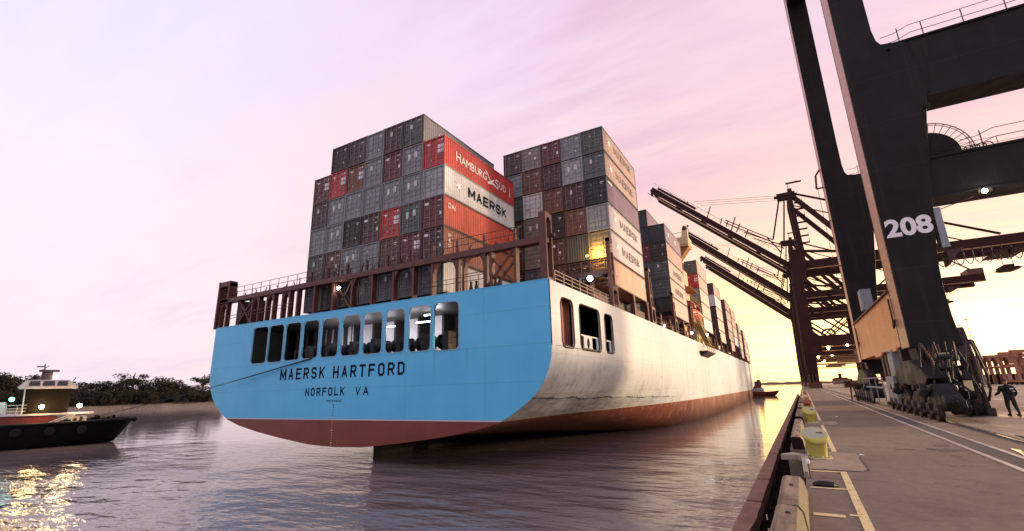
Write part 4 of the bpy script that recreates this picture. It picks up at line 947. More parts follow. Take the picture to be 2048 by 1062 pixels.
def mobj(name, me, mat, parent):
    o = bpy.data.objects.new(name, me); COL.objects.link(o); o.parent = parent
    if not me.materials: me.materials.append(None)
    o.material_slots[0].link = 'OBJECT'; o.material_slots[0].material = mat; return o
def container(x_right, y, zz, col, mark, label, group, detail=2, front=False, side=None):
    """x_right = starboard face; the doors face aft"""
    t = thing('shipping_container', label, 'container', (x_right-CW/2, y, zz), 0, group)
    mat = M['c_'+col]; smat = M['c_'+side] if side else mat  # side tone puts the warm side light into a second, brighter paint
    mobj('shell', ME_SHELL, smat, t); mobj('frame', ME_FRAME, mat, t)
    if front: mobj('front_panel', ME_END, mat, t)
    else:
        for sg in (-1, 1):
            d = mobj('door', ME_DOOR[sg], mat, t)
            if detail > 1: mobj('locking_bar', ME_BAR[sg], M['rod'] if col not in ('black','dkbrown') else M['c_'+col], d)
        if mark: mobj('lettering', MK[mark], M['label_white'], t)
    return t
PT = 2.5
XS1, YB1, YB2 = -23.63, 29.83, 44.48
def stack_label(col, mark, r, c, where, extra=''):
    return f"{CN[col]} container {extra or MKL.get(mark, 'with plain doors')}, {ORD[r]} row down, {ORD[c]} from left, {where}"
# aft stack: rows from the top, columns from the left (c6 ... c0)
G1 = [
 [None, ('dkbrown','dots'), ('maroon','dots'), ('grey','dots'), ('maroon','one'), ('olive','one'), None],
 [('dred','hs'), ('hsred','hs'), ('rust','hs'), ('grey','one'), ('dred','tag'), ('grey','tall'), ('hsred','hs')],
 [('maroon','one'), ('grey','tall'), ('grey','dots'), ('grey','dot'), ('grey','tall'), ('grey','tall'), ('ltgrey','dot')],
 [('grey','dot'), ('grey','tall'), ('dkbrown','dots'), ('maroon','tag'), ('hsred','hs'), ('green','tall'), ('dred','tag')],
 [('olive','one'), ('brown','two'), ('grey','tall'), ('grey','dot'), ('brown','dots'), ('dred','hs'), ('maroon','tag')],
 [('dkgrey',None), ('dkbrown','dots'), ('black',None), ('dkgrey','dot'), ('dkgrey','one'), ('dkgrey','one'), ('dkgrey','dot')]]
Z1 = [z(22.27), z(19.34), z(16.49), z(13.62), z(10.75), z(7.86)]
SPEC1 = {(0,5): ('olive ended container topmost of the sternmost stack, part of a star on its grey side', 'grey'),
 (1,6): ('bright red container with white script and bird logo along its side', None), (2,6): ('pale grey container with large black lettering and a white star', 'maersk'),
 (3,6): ('orange red sided container with small white tag, directly under the pale grey lettered one', 'dal'),
 (4,6): ('dark doored container with orange brown side and white vertical letters', 'orangebrown'), (5,6): ('container with white ribbed side standing behind the walkway posts', 'white')}
C1 = {}
for r, row in enumerate(G1):
    for c, e in enumerate(row):
        if not e: continue
        k = 6-c; sp_ = SPEC1.get((r, c))
        lab = sp_[0] if sp_ else stack_label(e[0], e[1], r, c, 'sternmost stack')
        C1[r, c] = container(XS1-k*PT, YB1 + random.uniform(-.03, .03), Z1[r], e[0], e[1], lab, 'containers in the sternmost stack', side=sp_[1] if sp_ else None)
def on_side(t):
    """text on the starboard face: u runs forward"""
    return lambda u0, v0: (lambda u, v_, d: (hw+.004+d, u0+u, v0+v_))
def letters(t, body, y0, y1, h0, h1, mat, bold=.0, y_base=None, zb=None):
    o_ = t.location
    me = block_text(body, y1-y0, h1-h0, .004, lambda u, v_, d: (hw-.004+d, y0+u-o_.y, z(h0)+v_-o_.z), .20, .26) if body == 'MAERSK' else text_mesh(body, y1-y0, h1-h0, .006, lambda u, v_, d: (hw-.004+d, y0+u-o_.y, z(h0)+v_-o_.z), bold)
    return obj('lettering', me, mat, t)
def star(t, yc, hc, r, mat):
    o_ = t.location; s = MB(); poly = []
    for k in range(14):
        a = math.pi/2 + math.pi*k/7; q = r if k % 2 == 0 else r*.30; poly.append((yc+q*math.cos(a)-o_.y, z(hc)+q*math.sin(a)-o_.z))
    s.prism(poly, hw-.004, hw+.003, 'x'); s.build('star_logo', mat, t)
c = C1[1,6]; letters(c, 'H', 31.55, 32.2, 20.35, 21.3, M['text_white']); letters(c, 'AMBURG', 32.3, 36.6, 20.33, 21.12, M['text_white']); letters(c, 'S', 38.2, 38.85, 20.2, 21.2, M['text_white']); letters(c, 'ÜD', 39.0, 40.4, 20.33, 21.22, M['text_white'])
s = MB(); o_ = c.location
bird = [(36.2,21.5),(36.75,21.3),(37.15,20.85),(37.35,20.62),(38.15,21.02),(37.75,20.62),(38.9,20.12),(37.7,20.32),(37.1,20.15),(36.75,20.15),(36.95,20.42),(37.2,20.55),(36.9,20.95)]
s.prism([(a-o_.y, z(b_)-o_.z) for a, b_ in bird], hw-.004, hw+.003, 'x'); s.build('bird_logo', M['text_white'], c)
s = MB(); s.box(hw-.004, hw+.003, 41.1-o_.y, 41.2-o_.y, z(20.1)-o_.z, z(21.2)-o_.z); s.build('marking', M['text_white'], c)
c = C1[2,6]; letters(c, 'MAERSK', 33.45, 40.35, 17.45, 18.45, M['text_black'], .034); star(c, 31.95, 18.0, .68, M['star'])
c = C1[3,6]; letters(c, 'DAI', 30.45, 31.45, 15.4, 15.88, M['text_white'], .012)
c = C1[4,6]
for k, ch in enumerate('P&O'): letters(c, ch, 30.5, 30.88, 12.75-.45*k, 13.08-.45*k, M['text_white'], .01)
c = C1[0,5]; star(c, 32.6, 23.6, .75, M['star'])
# second stack
G2 = [[None, ('maroon','dots'), ('tan','two'), ('dred','tag'), ('grey','dots'), ('olive','dot')],
 [None, ('grey','dot'), ('rust','dots'), ('maroon','dot'), ('ltgrey','tall'), ('dkgrey','one')],
 [None, ('green','dot'), ('white','dots'), ('rust','dots'), ('maroon','one'), ('black','dots')],
 [None, ('maroon','dots'), ('tan','tall'), ('dkbrown','dots'), ('rust','dots'), ('ltgrey','dot')],
 [None, ('brown','dots'), ('tan','dots'), ('brown','two'), ('olive',None), ('tan',None)],
 [None, ('dkbrown','dots'), ('dkgrey','dots'), ('brown','dots'), ('dkbrown','dots'), ('brown','dots')]]
H2 = [z(14.75), z(11.8), z(8.8)]
Z2 = [z(v_) for v_ in (24.5, 21.55, 18.6, 15.65, 12.7, 9.73)]
SPEC2 = {(0,5): ('tallest container at the top outer corner of the second stack, peach side with rust stain', 'peach'), (1,5): ('peach grey container with dim lettering, second down on the second stack outer side', 'peach'),
 (2,5): ('black doored container with dusky violet side, third down on the second stack', 'violet'), (3,5): ('pale pink white container with lettering, directly under the violet one', 'lavender'),
 (4,5): ('pale lettered container above the plain peach one, lit yellow on its doors', 'lavender'), (5,5): ('plain peach container at the bottom outer corner of the second stack', 'apricot')}
C2 = {}
for r, row in enumerate(G2):
    for c, e in enumerate(row):
        if not e: continue
        k = 5-c; sp_ = SPEC2.get((r, c)); lab = sp_[0] if sp_ else stack_label(e[0], e[1], r, c-1, 'second stack')
        C2[r, c] = container(-13.86-k*PT, YB2 + random.uniform(-.03,.03), Z2[r], e[0], e[1], lab, 'containers in the second stack', side=sp_[1] if sp_ else None, front=e[0] == 'olive' and r == 4)
for (r, h0, h1) in ((0, 25.7, 26.65), (1, 22.55, 23.5), (3, 16.75, 17.7), (4, 13.6, 14.55)):
    letters(C2[r,5], 'MAERSK', 48.2, 54.9, h0, h1, M['text_grey'], .028); star(C2[r,5], 46.5, (h0+h1)/2, .7, M['star'])
s = MB(); s.box(hw-.004, hw+.003, .5, 1.9, 2.35, 2.55); s.build('marking', M['label_white'], C2[2,5])
s = MB(); s.box(hw-.004, hw+.003, .7, .82, 1.2, 2.2); s.build('marking', M['label_white'], C2[5,5])
# third stack and beyond
ORDS = {3: 'third stack', 4: 'fourth stack', 5: 'fifth stack', 6: 'sixth stack', 7: 'seventh stack', 8: 'eighth stack', 9: 'last stack'}
def outer(stack, y, ztop, rows, xr=-13.86, colno=None, inner=False, detail=1):
    for r, (cd_, sd_, mk) in enumerate(rows):
        pos = 'top' if r == 0 else 'bottom' if r == len(rows)-1 else ORD[r] + ' down'
        fl = colno or ('inner column' if inner else 'outer column')
        lab = f"{CN[cd_]} container, {CN[sd_]} side, {pos}, {fl}, {ORDS[stack]} from the stern" if not inner else f"{CN[cd_]} ended container, {pos}, inner column, {ORDS[stack]} from the stern"
        t = container(xr, y, z(ztop)-CH-.02-r*(CH+.03), cd_, mk, lab, 'containers in the stacks toward the bow', detail=detail, front=cd_ == 'black', side=sd_)
        yield t
t3 = list(outer(3, 71.9, 24.5, [('black','violet',None), ('dkbrown','palered','dots'), ('dkgrey','peach','one'), ('dkgrey','peach','dot'), ('black','peach',None)]))
list(outer(3, 72.2, 27.45, [('black','violet',None), ('black','black',None), ('dred','dred','dots'), ('dkgrey','dkgrey','dot'), ('dkgrey','dkgrey',None), ('black','black',None)], -16.4, inner=True))
s = MB(); s.box(hw-.004, hw+.003, 2.2, 2.9, 1.2, 1.9); s.box(hw-.004, hw+.003, 7.2, 7.9, 1.2, 1.9); s.build('marking', M['label_white'], t3[0])
for r in (2, 3):
    letters(t3[r], 'MAERSK', 75.2, 81.6, 24.5-2.86-r*2.89+.85, 24.5-2.86-r*2.89+1.85, M['text_grey'], .02)
list(outer(4, 100.7, 25.1, [('green','palered','dot'), ('hsred','palered','hs'), ('grey','peach','dots'), ('dkgrey','peach','dots'), ('grey','white','dots')]))
list(outer(4, 100.9, 24.9, [('palered','palered','dot'), ('dkgrey','dkgrey','dot')], -16.4, inner=True))
list(outer(5, 124.0, 24.5, [('maroon','palered','dot'), ('lavender','white',None), ('dkbrown','peach','dot'), ('maroon','peach','dot'), ('dkbrown','peach',None)]))
list(outer(6, 145.5, 23.6, [('maroon','palered','dot'), ('maroon','peach','dot'), ('maroon','peach',None), ('dred','tan',None), ('maroon','peach',None)]))
list(outer(7, 159.4, 23.0, [('dred','palered',None), ('rust','palered',None), ('rust','peach',None), ('dred','white',None)]))
list(outer(7, 174.3, 19.85, [('dred','tan',None), ('dred','peach',None), ('rust','white',None), ('dred','white',None)], colno='forward half'))
list(outer(8, 195.2, 19.5, [('rust','peach',None), ('dred','tan',None), ('dred','peach',None), ('rust','peach',None)], -13.95))
list(outer(9, 209.7, 16.6, [('dred','tan',None), ('rust','tan',None), ('dred','tan',None)], -14.35))

# ------------------------------------------------------------------ the near quay crane
NO = (7.0, 34.3, ZQ)
cr = thing('quay_crane', 'towering charcoal quay crane leg numbered 208, cut off by the right edge', 'crane', NO, 0)
LEGP = [(5.9,1.75),(8.15,1.75),(8.0,3.4),(7.95,5.0),(8.02,6.5),(8.5,10.2),(9.15,14.8),(9.42,16.3),(9.6,17),(9.2,20.5),(8.5,20.75),(8.0,20.85),(7.82,21.2),(7.72,22),(7.70,24.4),(7.75,46),(5.9,46)]
legs = []
for y0, y1 in ((34.3,36.7),(56.9,58.9)):
    s = MB(); s.prism([(a, z(b_)) for a, b_ in LEGP], y0, y1, 'y'); lg = s.build('leg', M['crane_black'], cr, NO, bevel=.03); legs.append(lg)
    s = MB(); s.box(34.6, 36.8, y0+.1, y1-.1, z(1.6), z(46)); s.build('leg', M['crane_black'], cr, NO)
    for a, b_ in ((16.55,20.7),(10.2,12.65)) if y0 < 50 else ((16.55,20.7),):
        s = MB(); s.box(8.4, 34.62, y0+.12, y1-.12, z(a), z(b_)); pb = s.build('portal_beam', M['crane_black'], cr, NO, bevel=.03)
        s = MB(); s.box(8.5, 34.6, y0+.02, y0+.118, z(b_)-.1, z(b_)+.02); s.box(8.5, 34.6, y0+.02, y0+.118, z(a)-.01, z(a)+.06); s.build('flange', M['crane_black'], pb, NO)
        s = MB()
        xs = [9.0]+[10.2+1.9*k for k in range(13)] if b_ > 15 else [11.3+1.9*k for k in range(12)]
        for k, x in enumerate(xs): s.tube([(x, y0+.3, z(b_)), (x+.0, y0+.3, z(b_)+1.1)], .03 if k % 1 == 0 else .02, 5)
        for h in (.55, 1.1):
            s.tube([(xs[0]-.9, y0+.3, z(b_)+h-.35), (xs[0]-.2, y0+.3, z(b_)+h-.3), (xs[0]+.6, y0+.3, z(b_)+h), (33, y0+.3, z(b_)+h)], .022, 5)
        s.build('hand_rail', paint('wine_red_rail', (.10,.02,.03), .5) if 'rail_red' not in M else M['rail_red'], pb, NO)
        if 'rail_red' not in M: M['rail_red'] = bpy.data.materials['wine_red_rail']
obj('number', text_mesh('208', 2.18, 1.12, .008, lambda u, v_, d: (6.02+u-NO[0], 34.297-d-NO[1], z(8.12)+v_-NO[2]), .036), M['text_white'], legs[0])
s = MB()
for y0 in (34.3, 56.9):
    s.box(5.86, 5.899, y0+.0, y0+.07, z(1.8), z(46)); s.box(5.86, 5.899, y0+2.0 if y0 > 50 else y0+2.33, y0+2.07 if y0 > 50 else y0+2.4, z(1.8), z(46))
s.build('edge_strip', M['redlead'], cr, NO)
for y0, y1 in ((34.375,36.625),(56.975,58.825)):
    s = MB(); s.box(5.875, 5.898, y0, y1, z(1.8) if y0 > 50 else z(1.8), z(46)); s.build('lit_face_plate', M['crane_lit_face'], cr, NO)
# girder and boom stub high above
s = MB(); s.box(-2, 70, 44.6, 47.6, z(42.5), z(45.5)); s.box(5.9, 7.7, 36.7, 56.9, z(43.2), z(45)); s.box(34.8, 36.6, 36.7, 56.9, z(43.2), z(45)); s.build('girder', M['crane_black'], cr, NO)
# sill beam along the quay
s = MB(); s.box(5.905, 7.6, 36.7, 56.9, z(1.95), z(5.32)); sill = s.build('sill_beam', M['crane_sill'], cr, NO, bevel=.03)
s = MB(); s.box(5.75, 7.7, 36.72, 56.88, z(5.325), z(5.42)); s.build('flange', M['redlead'], sill, NO)
s = MB()
for y in (36.9, 55.6):
    s.tube([(5.8,y,z(4.9)),(5.8,y,z(3.4))], .05, 6); s.tube([(5.8,y-.55,z(3.55)),(5.75,y-.5,z(3.2)),(5.75,y-.2,z(3.1)),(5.8,y,z(3.4))], .06, 6)
s.tube([(5.86,40.5,z(1.9)),(5.6,40.5,z(1.7)),(5.4,40.5,z(1.7))], .05, 6)
s.build_each('hook', M['redlead_dark'], sill, NO)
s = MB(); s.box(5.82,5.95,38.0,41.5,z(1.78),z(1.95)); s.box(5.8,5.95,44,47,z(1.75),z(1.95)); s.build('bracket', M['crane_sill'], sill, NO)
# cable reel beside the leg on the lower beam
RC = (8.95, 35.2, z(12.9))
s = MB(); s.lathe([(.25,-.28),(1.55,-.25),(1.6,-.1),(1.6,.1),(1.55,.25),(.25,.28)], 32, RC, 'y'); reel = s.build('cable_reel', M['crane_black'], cr, NO)
s = MB()
for rr_, wd in ((2.12,.03),(2.0,.02)): s.tube([(RC[0]+rr_*math.cos(a), RC[1]-.3, RC[2]+rr_*math.sin(a)) for a in [2*math.pi*k/40 for k in range(41)]], wd, 5, False)
for k in range(36):
    a = 2*math.pi*k/36; s.tube([(RC[0]+.3*math.cos(a), RC[1]-.29, RC[2]+.3*math.sin(a)), (RC[0]+2.1*math.cos(a), RC[1]-.3, RC[2]+2.1*math.sin(a))], .018, 4)
s.build('reel_spoke', M['redlead_dark'], reel, NO)
s = MB()
for k in range(5): s.tube([(10.4+.28*k+.2*math.cos(a), 34.6, z(12.78)+.2*math.sin(a)) for a in [2*math.pi*q/12 for q in range(13)]], .03, 5, False)
s.build('cable_coil', M['rope'], reel, NO)
# lugs, lamps, small platform
s = MB(); s.lathe([(.16,-.05),(.16,.05)], 12, (9.35,34.25,z(15.9)), 'y'); s.lathe([(.07,-.2),(.1,.0)], 8, (8.3,34.28,z(20.3)), 'y'); s.build_each('lug', M['crane_black'], legs[0], NO)
s = MB(); s.tube([(5.85,57.9,z(20.3)),(5.2,57.9,z(20.3))], .09, 6); s.tube([(5.8,57.9,z(22.4)),(5.35,57.9,z(21.8)),(5.2,57.9,z(20.3))], .1, 6); s.tube([(5.3,57.9,z(20.3)),(5.5,57.9,z(2.5))], .025, 5)
s.tube([(5.86,57.5,z(16.4)),(5.0,57.5,z(16.3))], .06, 5); s.tube([(5.86,57.5,z(11.5)),(5.0,57.5,z(11.4))], .06, 5); s.build('cable_bracket', M['redlead'], legs[1], NO)
s = MB(); s.box(10.45,11.05,34.35,34.6,z(10.02),z(10.2)); fl = s.build('flood_lamp', M['crane_black'], cr, NO)
bulb('lamp_glass', (10.73,34.38,z(10.06)), .13, M['lamp_white'], fl, NO); lamp((10.73-NO[0],34.1-NO[1],z(9.9)-NO[2]), 60, (1,.95,.85), .12, cr)
s = MB(); s.box(8.4,8.75,34.5,35.3,z(7.2),z(9.6)); s.build('grey_cabinet', M['grey_box'], cr, NO, bevel=.02)
s = MB(); s.prism([(8.5,z(7.0)),(9.3,z(7.1)),(8.9,z(6.7)),(8.55,z(6.2))], 34.5, 35.6, 'y'); s.tube([(8.6,34.6,z(6.4)),(9.3,34.6,z(5.8))], .04, 5); s.tube([(8.5,34.6,z(9.4)),(10.3,34.6,z(9.9))], .025, 5); s.build_each('loudspeaker_bracket', M['redlead_dark'], cr, NO)
s = MB(); s.box(6.3,7.1,52,53.6,z(6.2),z(8.0)); s.box(6.2,7.3,47,56.5,z(5.42),z(5.5)); s.build('grey_cabinet', M['grey_box'], cr, NO)
# bogies
def bogie(y0, y1, xa=5.15, xb=6.85):
    L = y1-y0; yc = (y0+y1)/2; xm = (xa+xb)/2
    s = MB(); s.prism([(y0+2.4,z(.05)),(y0+3.4,z(.5)),(yc-1.2,z(1.05)),(yc+1.2,z(1.05)),(y1-3.4,z(.5)),(y1-2.4,z(.05)),(y1-3.2,z(-.3)),(y0+3.2,z(-.3))], xm-.35, xm+.4, 'x'); bb = s.build('bogie', M['crane_black'], cr, NO, bevel=.05)
    n = 4; g = L/n
    for k in range(n):
        a = y0+k*g+.25; c_ = a+g-.5; m_ = (a+c_)/2
        s = MB(); s.prism([(a,z(-1.25)),(a+.25,z(-1.42)),(c_-.25,z(-1.42)),(c_,z(-1.25)),(c_-.1,z(-.95)),(m_+.55,z(-.55)),(m_+.25,z(-.22)),(m_-.25,z(-.22)),(m_-.55,z(-.55)),(a+.1,z(-.95))], xm-.42, xm+.42, 'x'); s.build('bogie_truck', M['crane_black'], bb, NO, bevel=.04)
        s = MB(); s.lathe([(.1,-.55),(.17,-.53),(.17,.5),(.1,.55)], 12, (xm, m_, z(-.42)), 'x'); s.build('pivot_pin', M['redlead_dark'], bb, NO)
        for q in (.24, .76):
            s = MB(); s.lathe([(.12,-.13),(.34,-.13),(.42,-.1),(.36,-.06),(.36,.06),(.42,.1),(.34,.13),(.12,.13)], 20, (xm-.46, a+(c_-a)*q, ZQ+.40), 'x'); s.lathe([(.1,-.3),(.12,-.28),(.12,.1)], 10, (xm-.46, a+(c_-a)*q, ZQ+.40), 'x'); s.build('wheel', M['redlead_dark'], bb, NO)
        if k % 2 == 0:
            s = MB(); s.lathe([(.16,-.35),(.22,-.3),(.22,.25),(.1,.35)], 12, (xm-.62, m_+.75, z(-.62)), 'y'); s.box(xm-.7, xm-.45, m_+.6, m_+.9, z(-.7), z(-.2)); s.build('drive_motor', M['machine'], bb, NO, smooth=True)
    s = MB(); s.lathe([(.07,-.5),(.07,-.1),(.17,-.08),(.17,.1)], 12, (xm, y0-.05, z(-1.0)), 'y'); s.build('buffer', M['crane_black'], bb, NO)
    return bb
bogie(28.4, 42.4); bogie(50.2, 64.2)
s = MB()
for xa, y0, y1, h0, h1 in [(6.0,34.35,36.6,.6,1.9),(6.1,57,58.8,.6,1.9)]: s.prism([(xa+.1,z(h1)),(xa+1.7,z(h1)),(xa+1.3,z(h0)),(xa+.25,z(h0))], y0, y1, 'y')
s.build_each('pivot_housing', M['crane_black'], cr, NO, bevel=.05)
s = MB(); s.box(5.5,6.7,39.2,42.2,z(-1.5),z(.25)); s.box(5.75,6.8,39.6,41.4,z(.25),z(1.92)); s.build('grey_cabinet', M['grey_box'], cr, NO, bevel=.03)
s = MB()
for y in (43.4,44.9): s.box(5.95,6.6,y,y+.7,z(-.6),z(1.9))
s.box(5.9,6.7,37.4,38.4,z(-.1),z(1.9)); s.build_each('support_post', M['redlead_dark'], cr, NO)
s = MB(); s.tube([(5.4,43,z(.2)),(5.4,54,z(.2))], .05, 5); s.tube([(5.4,43,z(-.5)),(5.4,54,z(-.5))], .07, 5)
for y in (43,46.5,50,54): s.tube([(5.4,y,z(-1.6)),(5.4,y,z(.2))], .04, 5)
s.build('guard_rail', M['grey_box'], cr, NO)
s = MB(); s.box(4.3,5.2,57.5,58.6,z(-.55),z(-.15)); s.box(4.2,4.4,57.4,58.7,z(-.6),z(-.1)); s.tube([(4.6,58,z(-1.9)),(4.7,58,z(-.3))], .07, 6); s.tube([(5.1,58,z(-1.9)),(4.9,58,z(-.3))], .07, 6); s.build('buffer_arm', M['redlead'], cr, NO)
# outrigger strut right of the foot, cabinets and pipes at the foot
s = MB(); s.prism([(7.9,z(1.15)),(8.5,z(1.15)),(8.35,z(2.7)),(7.95,z(2.7))], 34.4, 34.9, 'y'); s.box(7.94,8.08,34.4,34.9,z(-.1),z(1.15)); s.box(8.17,8.25,34.4,34.9,z(-.1),z(1.15)); s.box(8.36,8.5,34.4,34.9,z(-.1),z(1.15)); s.prism([(7.94,z(-.1)),(8.5,z(-.1)),(8.6,z(-1.5)),(7.8,z(-1.5))], 34.4, 34.9, 'y'); s.box(7.6,8.7,34.2,35.1,z(-1.895),z(-1.5))
s.build('strut', M['redlead_dark'], cr, NO, bevel=.02)
s = MB(); s.box(6.75,7.45,33.6,34.1,z(.45),z(1.35)); s.build('control_box', paint('beige_box', (.42,.35,.2), .5), cr, NO, bevel=.03)
s = MB(); s.box(6.2,6.3,34.2,34.3,z(-.2),z(1.7)); s.box(6.45,6.52,34.2,34.3,z(-.2),z(1.7)); s.box(6.62,6.68,34.2,34.3,z(.4),z(1.7)); s.tube([(7.1,34,z(.4)),(7.3,33.6,z(-.6)),(6.8,33,z(-1.2))], .05, 6); s.tube([(6.5,34,z(.1)),(6.2,33,z(-.3)),(6.0,31.5,z(-.5))], .05, 6)
s.build_each('hydraulic_pipe', M['redlead_dark'], cr, NO)
rb = random.Random(71)
for k in range(16):
    x = rb.uniform(5.7,7.6); y = rb.uniform(30.5,35.5); h = rb.uniform(-.6,1.2); r_ = rb.uniform(.12,.26); l_ = rb.uniform(.3,.8)
    s = MB(); s.lathe([(r_*.6,-l_/2),(r_,-l_/2+.05),(r_,l_/2-.05),(r_*.5,l_/2)], 12, (x,y,z(h)), rb.choice('xyz')); s.build('hydraulic_unit', M['machine'], cr, NO, smooth=True)
for k in range(22):
    x = rb.uniform(5.7,7.8); y = rb.uniform(29.6,36); h = rb.uniform(-1.3,-.3); s = MB(); s.tube([(x,y,z(h)),(x+rb.uniform(-.25,.25),y-.2,z(h+.6)),(x+rb.uniform(-.4,.4),y+.3,z(h+rb.uniform(1,1.8))),(x+.1,y+.8,z(1.8))], rb.uniform(.025,.07), 6); s.build('hydraulic_hose', M['black_rubber'] if k % 5 else M['redlead'], cr, NO)
for k, (x, y, h, r_, l_, ax) in enumerate([(7.2,33.6,-1.35,.42,1.3,'y'),(7.6,34.0,-.75,.34,.9,'x'),(7.0,33.2,-.55,.3,1.1,'z'),(7.7,33.4,-1.5,.36,.8,'x'),(6.4,30.6,-.9,.3,1.0,'y'),(6.3,29.4,-1.25,.34,.7,'x'),(7.9,34.6,-.1,.2,1.6,'z'),(6.2,31.8,-.2,.28,.9,'y'),(5.9,28.7,-1.05,.36,.6,'x')]):
    s = MB(); s.lathe([(r_*.5,-l_/2),(r_*.95,-l_/2+.04),(r_,-l_/4),(r_,l_/4),(r_*.9,l_/2-.04),(r_*.4,l_/2)], 14, (x,y,z(h)), ax); s.build('hydraulic_unit', M['crane_black'], cr, NO, smooth=True)
s = MB()
for x in (6.8, 7.2, 7.6, 8.0): s.box(x, x+.09, 33.0, 33.12, z(-1.8), z(-.3+.2*(x-6.8)))
s.box(6.75, 8.15, 33.02, 33.1, z(-1.5), z(-1.38)); s.box(6.75, 8.15, 33.02, 33.1, z(-.75), z(-.63)); s.build('end_guard', M['crane_black'], cr, NO)
s = MB(); s.prism([(7.0,z(-.2)),(7.7,z(-.2)),(7.6,z(1.0)),(7.1,z(1.2))], 33.9, 34.6, 'y'); s.build('machinery_box', M['crane_black'], cr, NO, bevel=.08)
s = MB(); s.box(6.75,7.05,29.9,30.0,z(-.55),z(-.1)); s.build('warning_plate', paint('pale_yellow_plate', (.6,.5,.25), .5), cr, NO)

# ------------------------------------------------------------------ the far cranes (built once, copied)
FO = (5.6, 191, ZQ)
def zr(h): return h + 1.9 + ZQ
fc = thing('quay_crane', 'nearest of the far maroon cranes, boom half raised and highest', 'crane', FO, 0, 'far quay cranes with half raised booms')
FL = [(4.3,-.2),(7.2,-.2),(7.4,4),(7.7,10),(9.3,12),(9.4,15),(8.0,17),(7.9,34),(9.8,38),(9.7,45.5),(5.0,46),(4.6,30),(4.1,10)]
for y0 in (189.5, 208):
    s = MB(); s.prism([(a, z(b_)) for a, b_ in FL], y0, y0+2.6, 'y'); s.build('leg', M['crane_red'], fc, FO)
    s = MB(); s.box(35, 37.4, y0, y0+2.4, z(-.2), z(45)); s.build('leg', M['crane_red'], fc, FO)
    s = MB(); s.box(8.6, 35.1, y0+.2, y0+2.4, z(12.1), z(15.1)); s.build('portal_beam', M['crane_red'], fc, FO)
    s = MB(); s.beam((8.6,y0+1.2,z(37.5)), (33,y0+1.2,z(16)), .75, .75); s.beam((36,y0+1.2,z(37)), (10,y0+1.2,z(15)), .5, .5) if y0 > 200 else None; s.beam((9,y0+1,z(45)), (35.5,y0+1,z(40.5)), .8, .8); s.build('brace', M['crane_red'], fc, FO)
    s = MB()
    for a in (4.4, 5.3, 6.3): s.box(a, a+.35, y0-.6, y0+3.2, z(-1.2), z(2.5))
    s.box(4.0, 7.6, y0-3.5, y0+6, z(-1.85), z(-.1)); s.build('bogie', M['redlead'], fc, FO)
s = MB(); s.box(4.9, 7.2, 192.1, 208, z(1.6), z(4.4)); s.build('sill_beam', M['redlead'], fc, FO)
s = MB(); s.box(4.5, 74, 190.6, 193.2, z(38.4), z(41.4)); s.box(4.5, 74, 204.5, 207, z(38.4), z(41.4)); gd = s.build('girder', M['crane_red'], fc, FO)
s = MB(); s.box(9, 74, 190.2, 190.6, z(38.15), z(38.4)); s.build('walkway', paint('ochre_walkway', (.42,.24,.08), .6), gd, FO)
s = MB(); h_, t_ = Vector((4.85,191,z(40.4))), Vector((-40.4,191,z(81.1)))
for y in (191.9, 205.8): s.beam((h_.x,y,h_.z), (t_.x,y,t_.z), 1.3, 1.9, (0,0,1))
for k in range(6):
    p = h_.lerp(t_, k/5*.98+.01); s.beam((p.x,191.9,p.z), (p.x,205.8,p.z), 1.2, 1.2)
bm_ = s.build('boom', M['crane_red'], fc, FO)
s = MB(); dd = (t_-h_).normalized(); pn = Vector((dd.z,0,-dd.x)); pn = -pn if pn.z > 0 else pn
s.beam(h_+pn*2.2, t_+pn*2.2, .5, .28); s.build('boom_walkway', paint('pale_ochre_walkway', (.55,.33,.15), .6), bm_, FO)
s = MB(); up_ = -pn
for k in range(30):
    p = h_.lerp(t_, .02+.96*k/29)+Vector((0,-.9,0)); s.tube([p+up_*1.3, p+up_*2.4], .06, 4)
s.tube([h_+up_*2.4+Vector((0,-.9,0)), t_+up_*2.4+Vector((0,-.9,0))], .06, 4)
for q, a in ((.30,4.2),(.36,4.6),(.43,3.6),(.47,3.2),(.72,2.6),(.85,2.2)):
    p = h_.lerp(t_, q); s.beam(p+up_*1.2, p+up_*a+dd*.8, .35, .35)
s.beam(h_.lerp(t_,.98)-up_*1.2, h_.lerp(t_,.96)-up_*2.4, .9, .6); s.beam(h_.lerp(t_,.66)+up_*1.6, h_.lerp(t_,.96)+up_*1.5, .9, .8)
s.build('boom_rail', M['crane_red'], bm_, FO)
AP = Vector((8.4,191.5,z(66.6)))
s = MB()
s.beam((9.2,191.5,z(44)), AP, 1.7, 1.7); s.beam((9.2,206,z(44)), (8.4,206,z(66.6)), 1.5, 1.5); s.beam(AP, (8.4,206,z(66.6)), 1.4, 1.6)
s.box(4.5,10.4,190.6,192.4,z(65.2),z(67.8)); s.box(3.6,11.0,190.4,192.6,z(66.5),z(66.9)); s.box(8.2,9.6,190.5,192,z(67.8),z(69)); s.build('apex_frame', M['crane_red'], fc, FO)
for k in range(7):
    s = MB(); s.box(9.6,12.2,190.6,192.2,z(48+2.55*k),z(48.2+2.55*k)); s.tube([(12.1,190.7,z(48.1+2.55*k)),(12.1,190.7,z(49.2+2.55*k))], .07, 4); s.build('ladder_landing', M['crane_red'], fc, FO)
s = MB()
s.tube([(8.6,191,z(68.5)),(8.6,191,z(71)),(11.6,191,z(71.6))], .12, 4); s.box(8,13,190.6,191.4,z(71),z(71.4)); s.build('apex_hoist', M['crane_red'], fc, FO)
s = MB()
for dx in (0, 1.6): s.beam((5.2+dx,191,z(66)), (1.0+dx*2,191,z(50.8-dx*1.3)), .5, .5)
